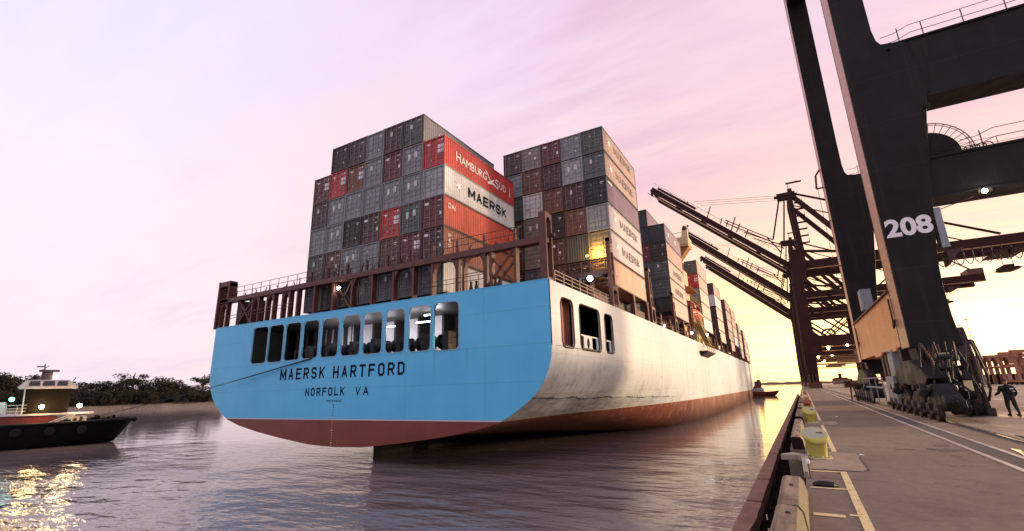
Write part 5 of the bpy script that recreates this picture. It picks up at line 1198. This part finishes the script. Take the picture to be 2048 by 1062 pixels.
for a, b_ in (((1.0,50.8),(-13.9,61.6)),((1.2,49.6),(-13.9,60.4)),((3.6,48.2),(-8,55.5)),((4.0,47),(-5,52.5))): s.beam((a[0],191,z(a[1])), (b_[0],191,z(b_[1])), .3, .3)
s.beam((3.0,191,z(45.5)), (-.8,191,z(52)), .35, .35); s.beam((-12.5,191,z(56.5)), (-10.2,191,z(62)), .35, .35); s.beam((-20,191,z(64)), (-18.4,191,z(68.2)), .35, .35)
s.build('folded_stay', M['crane_red'], fc, FO)
s = MB()
for k, h in enumerate((67.3,66.6,65.8)): s.tube([(4.2,191+.5*k,z(h)), (-24.5+1.2*k,191+.5*k,z(71.6-.9*k))], .06, 4)
s.build('hoist_rope', M['crane_red'], fc, FO)
s = MB(); s.beam((9.5,191.5,z(66)), (27,191.5,z(41.6)), 1.5, 1.5); s.beam((9.5,206,z(66)), (27,206,z(41.6)), 1.4, 1.4)
for y in (191.2,192.2,205.6): s.beam((9.8,y,z(67.2)), (60.5,y,z(42)), .35, .35)
s.build('back_stay', M['crane_red'], fc, FO)
s = MB(); rr = random.Random(2)
for k in range(9):
    x0 = 44.2+2.15*k; pts = [(x0+2.15*(.5-.5*math.cos(math.pi*q/14))*1.0, 190.3, z(38.2-4.5*math.sin(math.pi*q/14)**.75)) for q in range(15)]; s.tube(pts, .13, 5)
    s.box(x0-.2,x0+.2,190.2,190.5,z(37.6),z(38.4))
s.build('festoon_cable', M['redlead_dark'], gd, FO)
s = MB(); s.box(59,66,190,206,z(36.9),z(37.4)); s.box(61,61.8,190.2,192,z(35.2),z(36.9))
for x in (58.8,61.0): s.tube([(x,191,z(37)),(x,191,z(31.6))], .07, 4)
tr = s.build('trolley', M['crane_red'], fc, FO)
s = MB(); s.prism([(57.4,z(31)),(58.4,z(31.5)),(61.6,z(31.5)),(62.6,z(31)),(61.2,z(30.6)),(58.8,z(30.6))], 190, 195, 'y'); s.box(59,61.2,191,198,z(31.8),z(32.4)); s.build('spreader', M['crane_red'], tr, FO)
s = MB(); s.box(69,74,190.5,200,z(41.42),z(43.8)); s.build('machinery_house', M['redlead'], fc, FO)
s = MB(); s.box(55,62,190.1,190.4,z(36.8),z(36.95)); s.build('cable_tray', M['redlead_dark'], gd, FO)
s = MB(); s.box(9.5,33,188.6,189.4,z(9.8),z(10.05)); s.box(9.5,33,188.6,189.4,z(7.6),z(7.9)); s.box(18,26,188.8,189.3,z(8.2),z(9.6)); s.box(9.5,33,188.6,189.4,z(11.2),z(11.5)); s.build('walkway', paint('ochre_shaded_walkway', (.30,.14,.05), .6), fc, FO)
s = MB(); s.tube([(12.2+1.9*math.cos(math.pi*k/10),188.9,z(15.1)+1.9*math.sin(math.pi*k/10)) for k in range(11)], .35, 6); s.build('cable_reel', M['redlead_dark'], fc, FO)
l1 = bulb('lamp_glass', (11.3,188.4,z(10.9)), .42, M['lamp_warm'], fc, FO); l2 = bulb('lamp_glass', (16.6,188.4,z(11.4)), .3, M['lamp_white'], fc, FO); l3 = bulb('lamp_glass', (19.6,190.0,z(27)), .28, M['lamp_warm'], fc, FO)
for y, lab in ((260,'second far maroon crane, its boom below and behind the highest boom'), (319,'third far maroon crane, its boom the lower of the far pair'), (343,'farthest maroon crane, its boom just under the third one')):
    c = copy_tree(fc); c['label'] = lab; c.location = (FO[0]-.004*(y-191), y, ZQ)

# ------------------------------------------------------------------ tug at the left
def hull_mesh(stations):
    """stations: (y, half breadth at deck, deck z, half breadth at water, keel z)"""
    s = MB(); n = 7
    for y, hb, zd, hw_, zk in stations:
        pr = [(hb, zd), (hb*.98, zd*.6+zk*.0), ((hb+hw_)/2, zd*.25), (hw_, 0), (hw_*.7, zk*.7), (0, zk)]
        rk = 2.6*max(0, 1+y/4.5)
        for a, b_ in pr: s.v.append((a, y-rk*max(0, 1-b_/zd)**1.0*(.75 if b_ > 0 else 1), b_))
        for a, b_ in pr[-2::-1]: s.v.append((-a, y-rk*max(0, 1-b_/zd)**1.0*(.75 if b_ > 0 else 1), b_))
    m_ = 11
    for k in range(len(stations)-1):
        for i in range(m_-1): s.f.append([k*m_+i, k*m_+i+1, (k+1)*m_+i+1, (k+1)*m_+i]); s.m.append(0)
        s.f.append([k*m_, (k+1)*m_, (k+1)*m_+m_-1, k*m_+m_-1]); s.m.append(0)
    s.f.append(list(range(m_))); s.m.append(0); s.f.append(list(range((len(stations)-1)*m_+m_-1, (len(stations)-1)*m_-1, -1))); s.m.append(0)
    return s
TA = -math.atan2(.3, .954)
tg = thing('tug_boat', 'black hulled tug with white wheelhouse and two blazing yellow floodlights, at the left', 'tug', (-79.5, 33, 0), TA)
s = hull_mesh([(-.2,.5,2.95,.05,.2),(-.9,1.7,2.9,.4,-.3),(-2.2,2.8,2.85,1.4,-.8),(-4.5,3.6,2.8,2.7,-1),(-8,3.9,2.75,3.5,-1),(-14,4,2.7,3.7,-1),(-21,3.8,2.8,3.4,-1),(-24,3.2,2.95,2.6,-.6)])
s.build('hull', M['tug_black'], tg, smooth=True)
s = MB()
for sg in (1,-1): s.tube([(sg*.1,-.05,3.0),(sg*.55,-.25,2.98),(sg*1.75,-.95,2.93),(sg*2.85,-2.25,2.88),(sg*3.65,-4.5,2.83),(sg*3.95,-8,2.78),(sg*4.02,-14,2.74),(sg*3.85,-21,2.82)], .16, 7)
s.tube([(.3,-.15,2.7),(-.3,-.15,2.7)], .3, 8); s.build('rubbing_fender', M['black_rubber'], tg)
s = MB()
for k in range(6): s.lathe([(.28,-.2),(.5,-.16),(.5,.16),(.28,.2)], 12, (3.95,-5.5-2.9*k,1.9), 'x')
s.build_each('tyre_fender', M['black_rubber'], tg)
s = MB(); s.box(-2.8,2.8,-17,-8.4,2.7,3.75); s.prism([(-8.4,2.7),(-7.2,2.7),(-8.4,3.7)], -2.8, 2.8, 'x'); s.build('deck_house', M['tug_red'], tg, bevel=.05)
s = MB(); s.box(-3.0,3.0,-17.2,-7.0,3.75,3.95); s.box(-2.4,2.4,-7.0,-4.6,3.75,3.95); s.box(-2.0,2.0,-7.0,-5.2,2.8,3.75); s.build('upper_deck', M['tug_white'], tg)
s = MB(); s.box(-2.1,2.1,-11.3,-7.2,3.95,6.9); s.build('wheelhouse_tower', M['tug_ochre'], tg, bevel=.06)
s = MB(); s.prism([(-11.9,6.9),(-6.8,6.9),(-6.6,7.1),(-7.6,7.95),(-11.4,7.95),(-12.1,7.1)], -2.5, 2.5, 'x'); wh = s.build('wheelhouse', M['tug_white'], tg, bevel=.04)
s = MB()
for a, c_ in ((-11.1,-10.2),(-9.9,-8.9),(-8.6,-7.7)): s.prism([(a-.05,7.22),(c_+.05,7.22),(c_,7.8),(a,7.8)], 2.48, 2.53, 'x'); s.prism([(a-.05,7.22),(c_+.05,7.22),(c_,7.8),(a,7.8)], -2.53, -2.48, 'x')
s.build_each('window', M['window_dark'], wh)
s = MB(); s.box(-.5,.5,-10.3,-9.3,7.95,9.1); s.box(-.8,.8,-10.6,-8.7,9.05,9.25); s.tube([(0,-10.1,9.2),(0,-10.2,10.0)], .07, 6); s.tube([(.5,-10.4,9.2),(.5,-9.8,9.75)], .04, 5); s.box(-.04,.04,-10.9,-10.1,9.6,9.75); s.build('mast', M['redlead_dark'], tg)
s = MB(); s.box(-.5,.5,-7.4,-6.9,7.6,7.8); s.tube([(.9,-7.2,7.9),(.9,-7.0,8.3)], .05, 5); s.build('search_light', M['machine'], tg)
s = MB()
for y in [-13.5+.9*k for k in range(3)]: s.tube([(2.7,y,3.95),(2.7,y,5.0)], .035, 5)
for h in (4.3,4.65,5.0): s.tube([(2.7,-13.5,h),(2.7,-10.9,h)], .03, 5)
s.tube([(2.6,-11.2,3.95),(2.4,-11.4,6.9)], .06, 5); s.build('hand_rail', M['tug_white'], tg)
s = MB(); s.prism([(-15.5,3.95),(-12.6,3.95),(-12.9,5.4),(-14.2,5.4)], -1.5, 1.6, 'x'); s.build('funnel_casing', M['tug_white'], tg, bevel=.05)
s = MB(); s.beam((2.9,-8.7,2.85),(2.9,-6.9,3.7),.12,.12); s.beam((2.9,-8.2,2.85),(2.9,-6.4,3.7),.12,.12); s.build('ladder', M['tug_white'], tg)
s = MB()
for k in range(9): y = -7+.55*k; s.box(2.0-.2*k,2.4-.2*k,y,y+.3,2.8,3.1+.15*(k % 3)); 
s.lathe([(.35,-.5),(.35,.5)], 10, (.6,-4.2,3.2), 'x'); s.build_each('deck_gear', M['tug_ochre'], tg)
for y, h, mt, wt, col, r_ in ((-9.6,4.75,'lamp_warm',330,(1,.60,.22),.24),(-6.15,4.75,'lamp_warm',330,(1,.64,.25),.24),(-8.9,8.4,'lamp_white',40,(1,.85,.65),.24),(-12.3,5.7,'lamp_green',30,(.1,1,.75),.24)):
    bulb('lamp_glass', (2.75 if h < 6 else .9, y, h), r_, M[mt], tg); lamp((3.6 if h < 6 else 1.4, y, h), wt, col, .8, tg)
# far tug beyond the bow
t2 = thing('tug_boat', 'small red tug far away beyond the bow of the ship', 'tug', (-5.9, 245, 0), -math.pi/2 + .1)
s = hull_mesh([(-.2,.4,2.3,.05,.2),(-1.2,1.5,2.1,.6,-.3),(-3.5,2.9,1.9,2.2,-.8),(-8,3.4,1.8,3.1,-1),(-16,3.3,1.8,3.0,-1),(-20,2.8,1.9,2.4,-.6)]); s.build('hull', M['tug_red'], t2, smooth=True)
s = MB(); s.box(-2.2,2.2,-15,-6.5,1.8,3.4); s.build('deck_house', M['tug_white'], t2, bevel=.1)
s = MB(); s.box(-1.7,1.7,-11,-7.2,3.4,6.3); s.build('wheelhouse', M['tug_red'], t2, bevel=.1)
s = MB(); s.box(1.68,1.73,-10,-7.4,5,5.9); s.box(-1.2,1.2,-7.03,-6.97,5,5.9); s.build('window', M['window_dark'], t2)
s = MB(); s.tube([(0,-8,6.3),(0,-8,12.8)], .09, 6); s.tube([(0,-8,9),(0,-9,8)], .06, 5); s.tube([(0,-9.2,9.3),(0,-6.8,9.3)], .05, 5); s.box(-.6,.6,-8.8,-7.4,6.3,7.0); s.build('mast', M['redlead_dark'], t2)

# ------------------------------------------------------------------ far shore with trees
m = NT('tree_foliage'); tcv = m.coord((1,1,1)); n_ = m.noise(tcv, .8, 4)
oi = m.n('ShaderNodeObjectInfo')
c = m.mix(m.ramp(n_, .3, .7), (.014,.014,.009), (.04,.036,.022)); c = m.mix(m.math('MULTIPLY', oi.outputs['Random'], .5), c, (.035,.03,.022)); m.base(c)
m.b.inputs['Specular IOR Level'].default_value = .2; M['leaf'] = m.set(.8, 0, .2)
m = NT('riprap_stone'); v = m.world(); vo = m.n('ShaderNodeTexVoronoi'); vo.inputs['Scale'].default_value = .8; m.l(v, vo.inputs['Vector'])
c = m.mix(m.ramp(vo.outputs['Distance'], 0, .6), (.035,.027,.022), (.17,.135,.115)); m.base(m.mix(m.ramp(m.noise(v,.3,5),.4,.65), c, (.14,.11,.08))); m.bump(vo.outputs['Distance'], .8, .4); M['riprap'] = m.set(.9)
m = NT('shore_grass'); m.base(m.mix(m.noise(m.world(), .2, 6), (.025,.025,.014), (.07,.06,.03))); M['shore'] = m.set(.95)
S0, S1 = Vector((-330, 40, 0)), Vector((-262, 420, 0))     # waterline of the far shore
sdir = (S1-S0).normalized(); sn = Vector((-sdir.y, sdir.x, 0))
def shore_pt(u, back, h=0): p = S0 + sdir*u + sn*back; return (p.x, p.y, h)
s = MB(); rr = random.Random(5); N = 60; L = 520
for k in range(N+1):
    u = -140 + (L+140)*k/N; j = rr.uniform(-1.5,1.5)
    s.v += [shore_pt(u, j-1, -.5), shore_pt(u, j+4, 2.2+rr.uniform(-.2,.2)), shore_pt(u, j+9, 3.0+rr.uniform(-.3,.3))]
for k in range(N):
    for i in (0, 1): s.f.append([k*3+i, k*3+i+1, k*3+i+4, k*3+i+3]); s.m.append(0)
struct(s.build('riprap_shore', M['riprap']))
s = MB()
for k in range(N+1):
    u = -140 + (L+140)*k/N; s.v += [shore_pt(u, 7, 2.6), shore_pt(u, 14, 3.6), shore_pt(u, 900, 5)]
for k in range(N):
    for i in (0, 1): s.f.append([k*3+i, k*3+i+1, k*3+i+4, k*3+i+3]); s.m.append(0)
struct(s.build('far_land', M['shore']))
def tree_meshes(kind, seed):
    rr = random.Random(seed); tr_ = MB(); lf = MB()
    H = 1.0
    if kind == 'round':
        clumps = [(rr.uniform(-.44,.44), rr.uniform(-.44,.44), rr.uniform(.2,.80), rr.uniform(.17,.27)) for _ in range(22)]
        trunk_h = .45
    elif kind == 'pine':
        clumps = []
        for k in range(9): a = rr.uniform(0,6.28); q = rr.uniform(.05,.46); clumps.append((q*math.cos(a), q*math.sin(a), rr.uniform(.60,.95)-q*.25, rr.uniform(.13,.21)))
        trunk_h = .85
    else:
        clumps = [(rr.uniform(-.75,.75), rr.uniform(-.6,.6), rr.uniform(.12,.62), rr.uniform(.18,.30)) for _ in range(22)]; trunk_h = .3
    tr_.tube([(0,0,-.03),(.01,0,trunk_h*.5),(.02,.01,trunk_h),(.0,.0,trunk_h+.12)], [.035,.026,.018,.006], 7)
    for x, y, h, r in clumps[:12]: tr_.tube([(.01,0,trunk_h*.6),(x*.5,y*.5,(trunk_h*.7+h)/2),(x,y,h)], [.014,.009,.003], 4)
    for x, y, h, r in clumps:
        fl_ = .55 if kind == 'pine' else .8
        for _ in range(190 if kind != 'pine' else 150):
            u = rr.gauss(0,1); v_ = rr.gauss(0,1); w_ = rr.gauss(0,1); q = (rr.random()**.45)*r/max(1e-6, math.sqrt(u*u+v_*v_+w_*w_))
            c = Vector((x+u*q, y+v_*q, h+w_*q*fl_)); sz = rr.uniform(.014,.036)*(1.0 if kind != 'pine' else .85)
            a = Vector((rr.gauss(0,1), rr.gauss(0,1), rr.gauss(0,.6))).normalized(); b_ = a.cross(Vector((rr.gauss(0,1), rr.gauss(0,1), rr.gauss(0,1)))).normalized()
            lf.add([c+a*sz, c+b_*sz*.7, c-a*sz, c-b_*sz*.7], [(0,1,2,3)])
    return tr_.mesh('trunk'), lf.mesh('crown', recalc=False)
TM = {(k, i): tree_meshes(k, 31*i+len(k)) for k in ('round','pine','bush') for i in range(3)}
def tree(kind, i, px, py, zz, hgt_, wid, label, group, name):
    t = thing(name, label, 'tree', (px, py, zz), random.uniform(0,6.28), group); t.scale = (hgt_*wid, hgt_*wid, hgt_)
    for nm, me, mt in (('trunk', TM[kind,i][0], M['bark']), ('crown', TM[kind,i][1], M['leaf'])):
        o = bpy.data.objects.new(nm, me); COL.objects.link(o); o.parent = t
        if not me.materials: me.materials.append(mt)
def ray(u, v):
    d = fw + r2*((u-1024)/f_px) - u2*((v-531)/f_px); return d
def on_shore(u, back):
    """ground point on the far land seen in picture column u"""
    d = ray(u, 800); o_ = S0 + sn*back; den = d.x*sdir.y - d.y*sdir.x
    k = (o_.x*sdir.y - o_.y*sdir.x)/den; return d.x*k, d.y*k
def h_at(u, v, p):
    d = ray(u, v); k = math.hypot(*p)/math.hypot(d.x, d.y); return ZC + d.z*k
tl = [('round', 20, 746, 1.15, 'largest round dark tree on the far shore, left of the tug wheelhouse'), ('round', -22, 752, 1.1, 'dark round tree on the far shore cut by the left edge'),
      ('pine', 262, 749, 1.0, 'flat topped umbrella pine standing out above the far trees'), ('pine', 402, 752, .9, 'small umbrella pine at the right end of the far trees, beside the ship'),
      ('round', 178, 764, 1.2, 'round tree just right of the tug on the far shore'), ('round', 300, 757, 1.1, 'tall dense tree right of the big umbrella pine'), ('round', 322, 760, 1.0, 'dense tree second to the right of the big umbrella pine'),
      ('round', 222, 770, 1.3, 'low broad tree between the tug and the big umbrella pine'), ('round', 345, 770, 1.2, 'medium tree left of the low bushes near the ship'), ('round', 140, 768, 1.2, 'tree directly behind the tug wheelhouse'),
      ('round', 95, 772, 1.2, 'tree hidden behind the tug mast'), ('round', 62, 768, 1.1, 'tree at the left of the tug wheelhouse behind the big round one'), ('round', 372, 768, 1.1, 'medium tree under the small umbrella pine'), ('round', 420, 772, 1.2, 'tree beside the ship stern on the far shore')]
for k, (kd, u, v, wd, lab) in enumerate(tl):
    p = on_shore(u, 22 if kd == 'round' else 16); H_ = h_at(u, v, p) - 3.6
    tree(kd, k % 3, p[0], p[1], 3.6, H_*1.10, wd*(1.25 if kd == 'round' else 1.35), lab, 'trees on the far shore', 'pine_tree' if kd == 'pine' else 'broadleaf_tree')
rr = random.Random(11)
for k in range(34):
    u = -40 + 14.2*k + rr.uniform(-5,5); p = on_shore(u, rr.uniform(10, 15)); H_ = (h_at(u, 786+rr.uniform(-5,5), p) - 3.2)*1.5
    tree('bush', k % 3, p[0], p[1], 3.0, H_, rr.uniform(.9,1.25), 'low dark bush in the undergrowth along the far shore', 'bushes along the far shore', 'bush')
for k in range(26):
    u = -40 + 18.5*k + rr.uniform(-6,6); p = on_shore(u, rr.uniform(30, 48)); H_ = (h_at(u, 776+rr.uniform(-4,3), p) - 3.6)
    tree('round', k % 3, p[0], p[1], 3.6, H_*1.05, 1.5, 'dark tree in the continuous wood behind the far shore', 'trees in the wood behind the shore', 'broadleaf_tree')
# thin land on the horizon ahead
m = NT('hazy_land'); m.base((.25,.16,.10)); M['hazy'] = m.set(.9)
s = MB(); rr = random.Random(4); N = 80
for k in range(N+1):
    x = -700+1500*k/N; h = 7+rr.uniform(0,4); s.v += [(x, 2400, -1), (x, 2400, h), (x, 2600, h), (x, 2600, -1)]
for k in range(N):
    for i in range(3): s.f.append([k*4+i, k*4+i+1, k*4+i+5, k*4+i+4]); s.m.append(0)
struct(s.build('distant_hills', M['hazy']))

# ------------------------------------------------------------------ yard behind the crane
def yard_pt(u, v): d = ray(u, v); k = (ZQ-ZC)/d.z; return d.x*k, d.y*k
def carrier_root():
    t = thing('straddle_carrier', '', 'straddle carrier', (0,0,ZQ))
    for sx in (-2.2, 2.2):
        s = MB(); s.box(sx-.35, sx+.35, -4.6, 4.6, .9, 1.7); s.build('lower_beam', M['carrier_red'], t)
        for y in (-3.6, -1.2, 1.2, 3.6):
            s = MB(); s.lathe([(.3,-.22),(.62,-.22),(.68,-.1),(.68,.1),(.62,.22),(.3,.22)], 12, (sx, y, .68), 'x'); s.build('wheel', M['black_rubber'], t)
        for y in (-3.4, 3.4):
            s = MB(); s.box(sx-.3, sx+.3, y-.35, y+.35, 1.7, 10.2); s.build('leg', M['carrier_red'], t)
        s = MB(); s.box(sx-.4, sx+.4, -4.6, 4.6, 9.6, 10.8); s.build('top_beam', M['carrier_red'], t)
    s = MB(); s.box(-2.6, 2.6, -4.2, -2.4, 10.8, 11.9); s.box(-2.4, 2.4, 2.2, 3.6, 10.8, 11.6); s.build_each('engine_deck', M['carrier_red'], t)
    s = MB(); s.box(-1.8, 1.8, -4.4, 4.4, 6.6, 7.2); s.build('spreader', M['carrier_red'], t)
    s = MB(); s.box(2.0, 3.2, -5.4, -3.8, 8.2, 10.4); s.build('cab', M['carrier_red'], t)
    s = MB(); s.tube([(1.5,-3,11.9),(1.5,-3,13.2)], .05, 5); s.build('aerial', M['machine'], t)
    return t
proto = carrier_root()
labs = ['leftmost red straddle carrier of the parked row far behind the person', 'second red straddle carrier of the parked row', 'third red straddle carrier, above the left of the person', 'red straddle carrier in the middle of the parked row',
        'fifth red straddle carrier of the parked row', 'red straddle carrier at the right end of the lower row', 'taller looking red straddle carrier nearest the right edge']
for k, lab in enumerate(labs):
    c = proto if k == 0 else copy_tree(proto)
    u = 1972 + 11.5*k if k < 6 else 2050
    d = ray(u, 768); y = 205 if k < 6 else 172; q = y/d.y
    c.location = (d.x*q, y + (k % 2)*4, ZQ); c['label'] = lab; c['group'] = 'parked straddle carriers'; c.scale = (.95, .95, .72); c.rotation_euler = (0,0,R(8))
for k, (u, w_, col) in enumerate([(1978, 6, 'tan'), (1993, 6, 'rust'), (2008, 6, 'brown'), (2024, 6, 'palered'), (2040, 6, 'rust'), (2056, 6, 'brown')]):
    d = ray(u, 768); q = 190/d.y
    container(d.x*q+1.2, 190, ZQ, col, None, f"{CN[col]} container on the ground before the parked straddle carriers, {ORD[k]} from the left", 'containers standing on the yard', detail=1)
d = ray(1965, 760); q = 140/d.y
t = thing('light_mast', 'very thin tall light mast left of the parked straddle carriers', 'mast', (d.x*q, 140, ZQ))
s = MB(); s.tube([(0,0,0),(0,0,14.5)], [.14,.06], 8); s.build('pole', M['redlead_dark'], t)
s = MB(); s.box(-.4,.4,-.15,.15,14.4,14.6); s.lathe([(.35,0),(.35,.12),(.2,.2)], 10); s.build('lamp_head', M['redlead_dark'], t)
d = ray(1960, 766); q = 230/d.y
t = thing('boundary_wall', 'low ochre wall at the far end of the yard behind the crane foot', 'wall', (d.x*q-8, 232, ZQ))
s = MB(); s.box(0,240,0,.5,0,2.6); s.build('wall', paint('ochre_wall', (.5,.34,.12), .8), t)
s = MB(); s.box(-.1,240.1,-.1,.6,2.6,2.75); s.build('coping', M['concrete_old'], t)
# small shapes on the yard horizon ahead
for u, h, lab in ((1683, 7.5, 'tiny far tower shape on the horizon between the crane legs'), (1703, 3.6, 'tiny far shed on the horizon left of the near crane foot')):
    d = ray(u, 768); q = 420/d.y; t = thing('yard_building', lab, 'building', (d.x*q, 420, ZQ))
    s = MB(); s.box(-5,5,-3,3,0,h*.45); s.build('wall', M['hazy'], t)
    s = MB(); s.prism([(-5.3,h*.45),(5.3,h*.45),(3.5,h*.62),(-3.5,h*.62)], -3.2, 3.2, 'y'); s.build('roof', M['redlead'], t)
    s = MB(); s.box(-1,1,-1,1,h*.62,h); s.build('chimney', M['redlead'], t)

# ------------------------------------------------------------------ the worker
def skin_fig(name, verts, edges, mat, parent, sub=1):
    me = bpy.data.meshes.new(name); me.from_pydata([v[:3] for v in verts], edges, []); o = bpy.data.objects.new(name, me); COL.objects.link(o); o.parent = parent
    sk = o.modifiers.new('skin', 'SKIN'); sk.use_smooth_shade = True
    for i, v in enumerate(verts): me.skin_vertices[0].data[i].radius = (v[3], v[4] if len(v) > 4 else v[3]); 
    me.skin_vertices[0].data[0].use_root = True
    ss = o.modifiers.new('sub', 'SUBSURF'); ss.levels = sub; ss.render_levels = sub
    me.materials.append(mat); return o
PWX, PWY = 9.42, 34.6
pe = thing('person', 'person in dark work clothes and cap walking away on the quay, left hand held out', 'person', (PWX, PWY, ZQ), R(6))
V = [(0,0,.95,.20,.15),(0,.02,1.12,.21,.16),(0,.03,1.32,.24,.17),(0,.03,1.47,.13,.11),(0,.04,1.53,.055,.055),
     (-.10,0,.9,.13,.13),(-.11,.10,.50,.095),(-.12,.02,.10,.05),(-.12,.16,.04,.04),
     (.10,0,.9,.13,.13),(.14,-.03,.50,.095),(.17,-.16,.10,.05),(.17,-.03,.04,.04),
     (-.25,.03,1.40,.095),(-.34,.05,1.13,.075),(-.46,.24,1.00,.04),
     (.25,.03,1.40,.095),(.32,-.02,1.12,.075),(.25,.14,.92,.042)]
E_ = [(0,1),(1,2),(2,3),(3,4),(0,5),(5,6),(6,7),(7,8),(0,9),(9,10),(10,11),(11,12),(2,13),(13,14),(14,15),(2,16),(16,17),(17,18)]
skin_fig('body', V, E_, M['cloth_dark'], pe, 2)
s = MB(); n = 10; s.lathe([(.002,1.53),(.06,1.54),(.082,1.60),(.09,1.67),(.085,1.74),(.06,1.79),(.002,1.80)], 14, (0,.05,0)); s.lathe([(.001,-.02),(.022,0),(.012,.03)], 6, (-.09,.05,1.66), 'x'); s.lathe([(.001,-.02),(.022,0),(.012,.03)], 6, (.09,.05,1.66), 'x')
s.prism([(-.02,.12),(.02,.12),(.0,.165)], 1.63, 1.68, 'z'); s.build('head', M['skin'], pe, smooth=True)
s = MB(); s.lathe([(.097,1.70),(.099,1.75),(.08,1.81),(.002,1.835)], 14, (0,.05,0)); s.prism([(-.08,.10),(.08,.10),(.06,.24),(-.06,.24)], 1.70, 1.72, 'z'); s.build('cap', paint('dark_red_cap', (.07,.02,.015), .8), pe, smooth=True)
def hand(x, y, h, dx, dy, dz):
    d = Vector((dx,dy,dz)).normalized(); sx = d.cross(Vector((0,0,1))).normalized(); uz = sx.cross(d); p = Vector((x,y,h)); vs = [(*p,.028),(*(p+d*.05),.034,.02)]; ed = [(0,1)]
    for q, L_ in ((-.03,.065),(-.01,.078),(.01,.073),(.028,.055)):
        k = len(vs); vs += [(*(p+d*.085+sx*q),.010), (*(p+d*(.085+L_*.5)+sx*q-uz*.01),.009), (*(p+d*(.085+L_*.9)+sx*q-uz*.035),.008)]; ed += [(1,k),(k,k+1),(k+1,k+2)]
    k = len(vs); vs += [(*(p+d*.05-sx*.045),.011), (*(p+d*.09-sx*.06-uz*.01),.009)]; ed += [(1,k),(k,k+1)]
    skin_fig('hand', vs, ed, M['skin'], pe, 1)
hand(-.48,.27,.99,-.5,.6,-.1); hand(.25,.16,.90,-.05,.3,-1)
s = MB(); s.box(-.13,.21,-.24,-.12,1.10,1.42); s.build('shoulder_bag', M['black_rubber'], pe, bevel=.03)
s = MB(); s.box(.02,.16,-.25,-.238,1.30,1.36); s.box(.1,.2,-.25,-.238,1.18,1.22); s.build('reflective_strip', M['label_white'], pe)
for x, y in ((-.12,.06),(.17,-.12)):
    s = MB(); s.box(x-.05,x+.05,y-.08,y+.2,.0,.08); s.build('boot', M['black_rubber'], pe, bevel=.025)
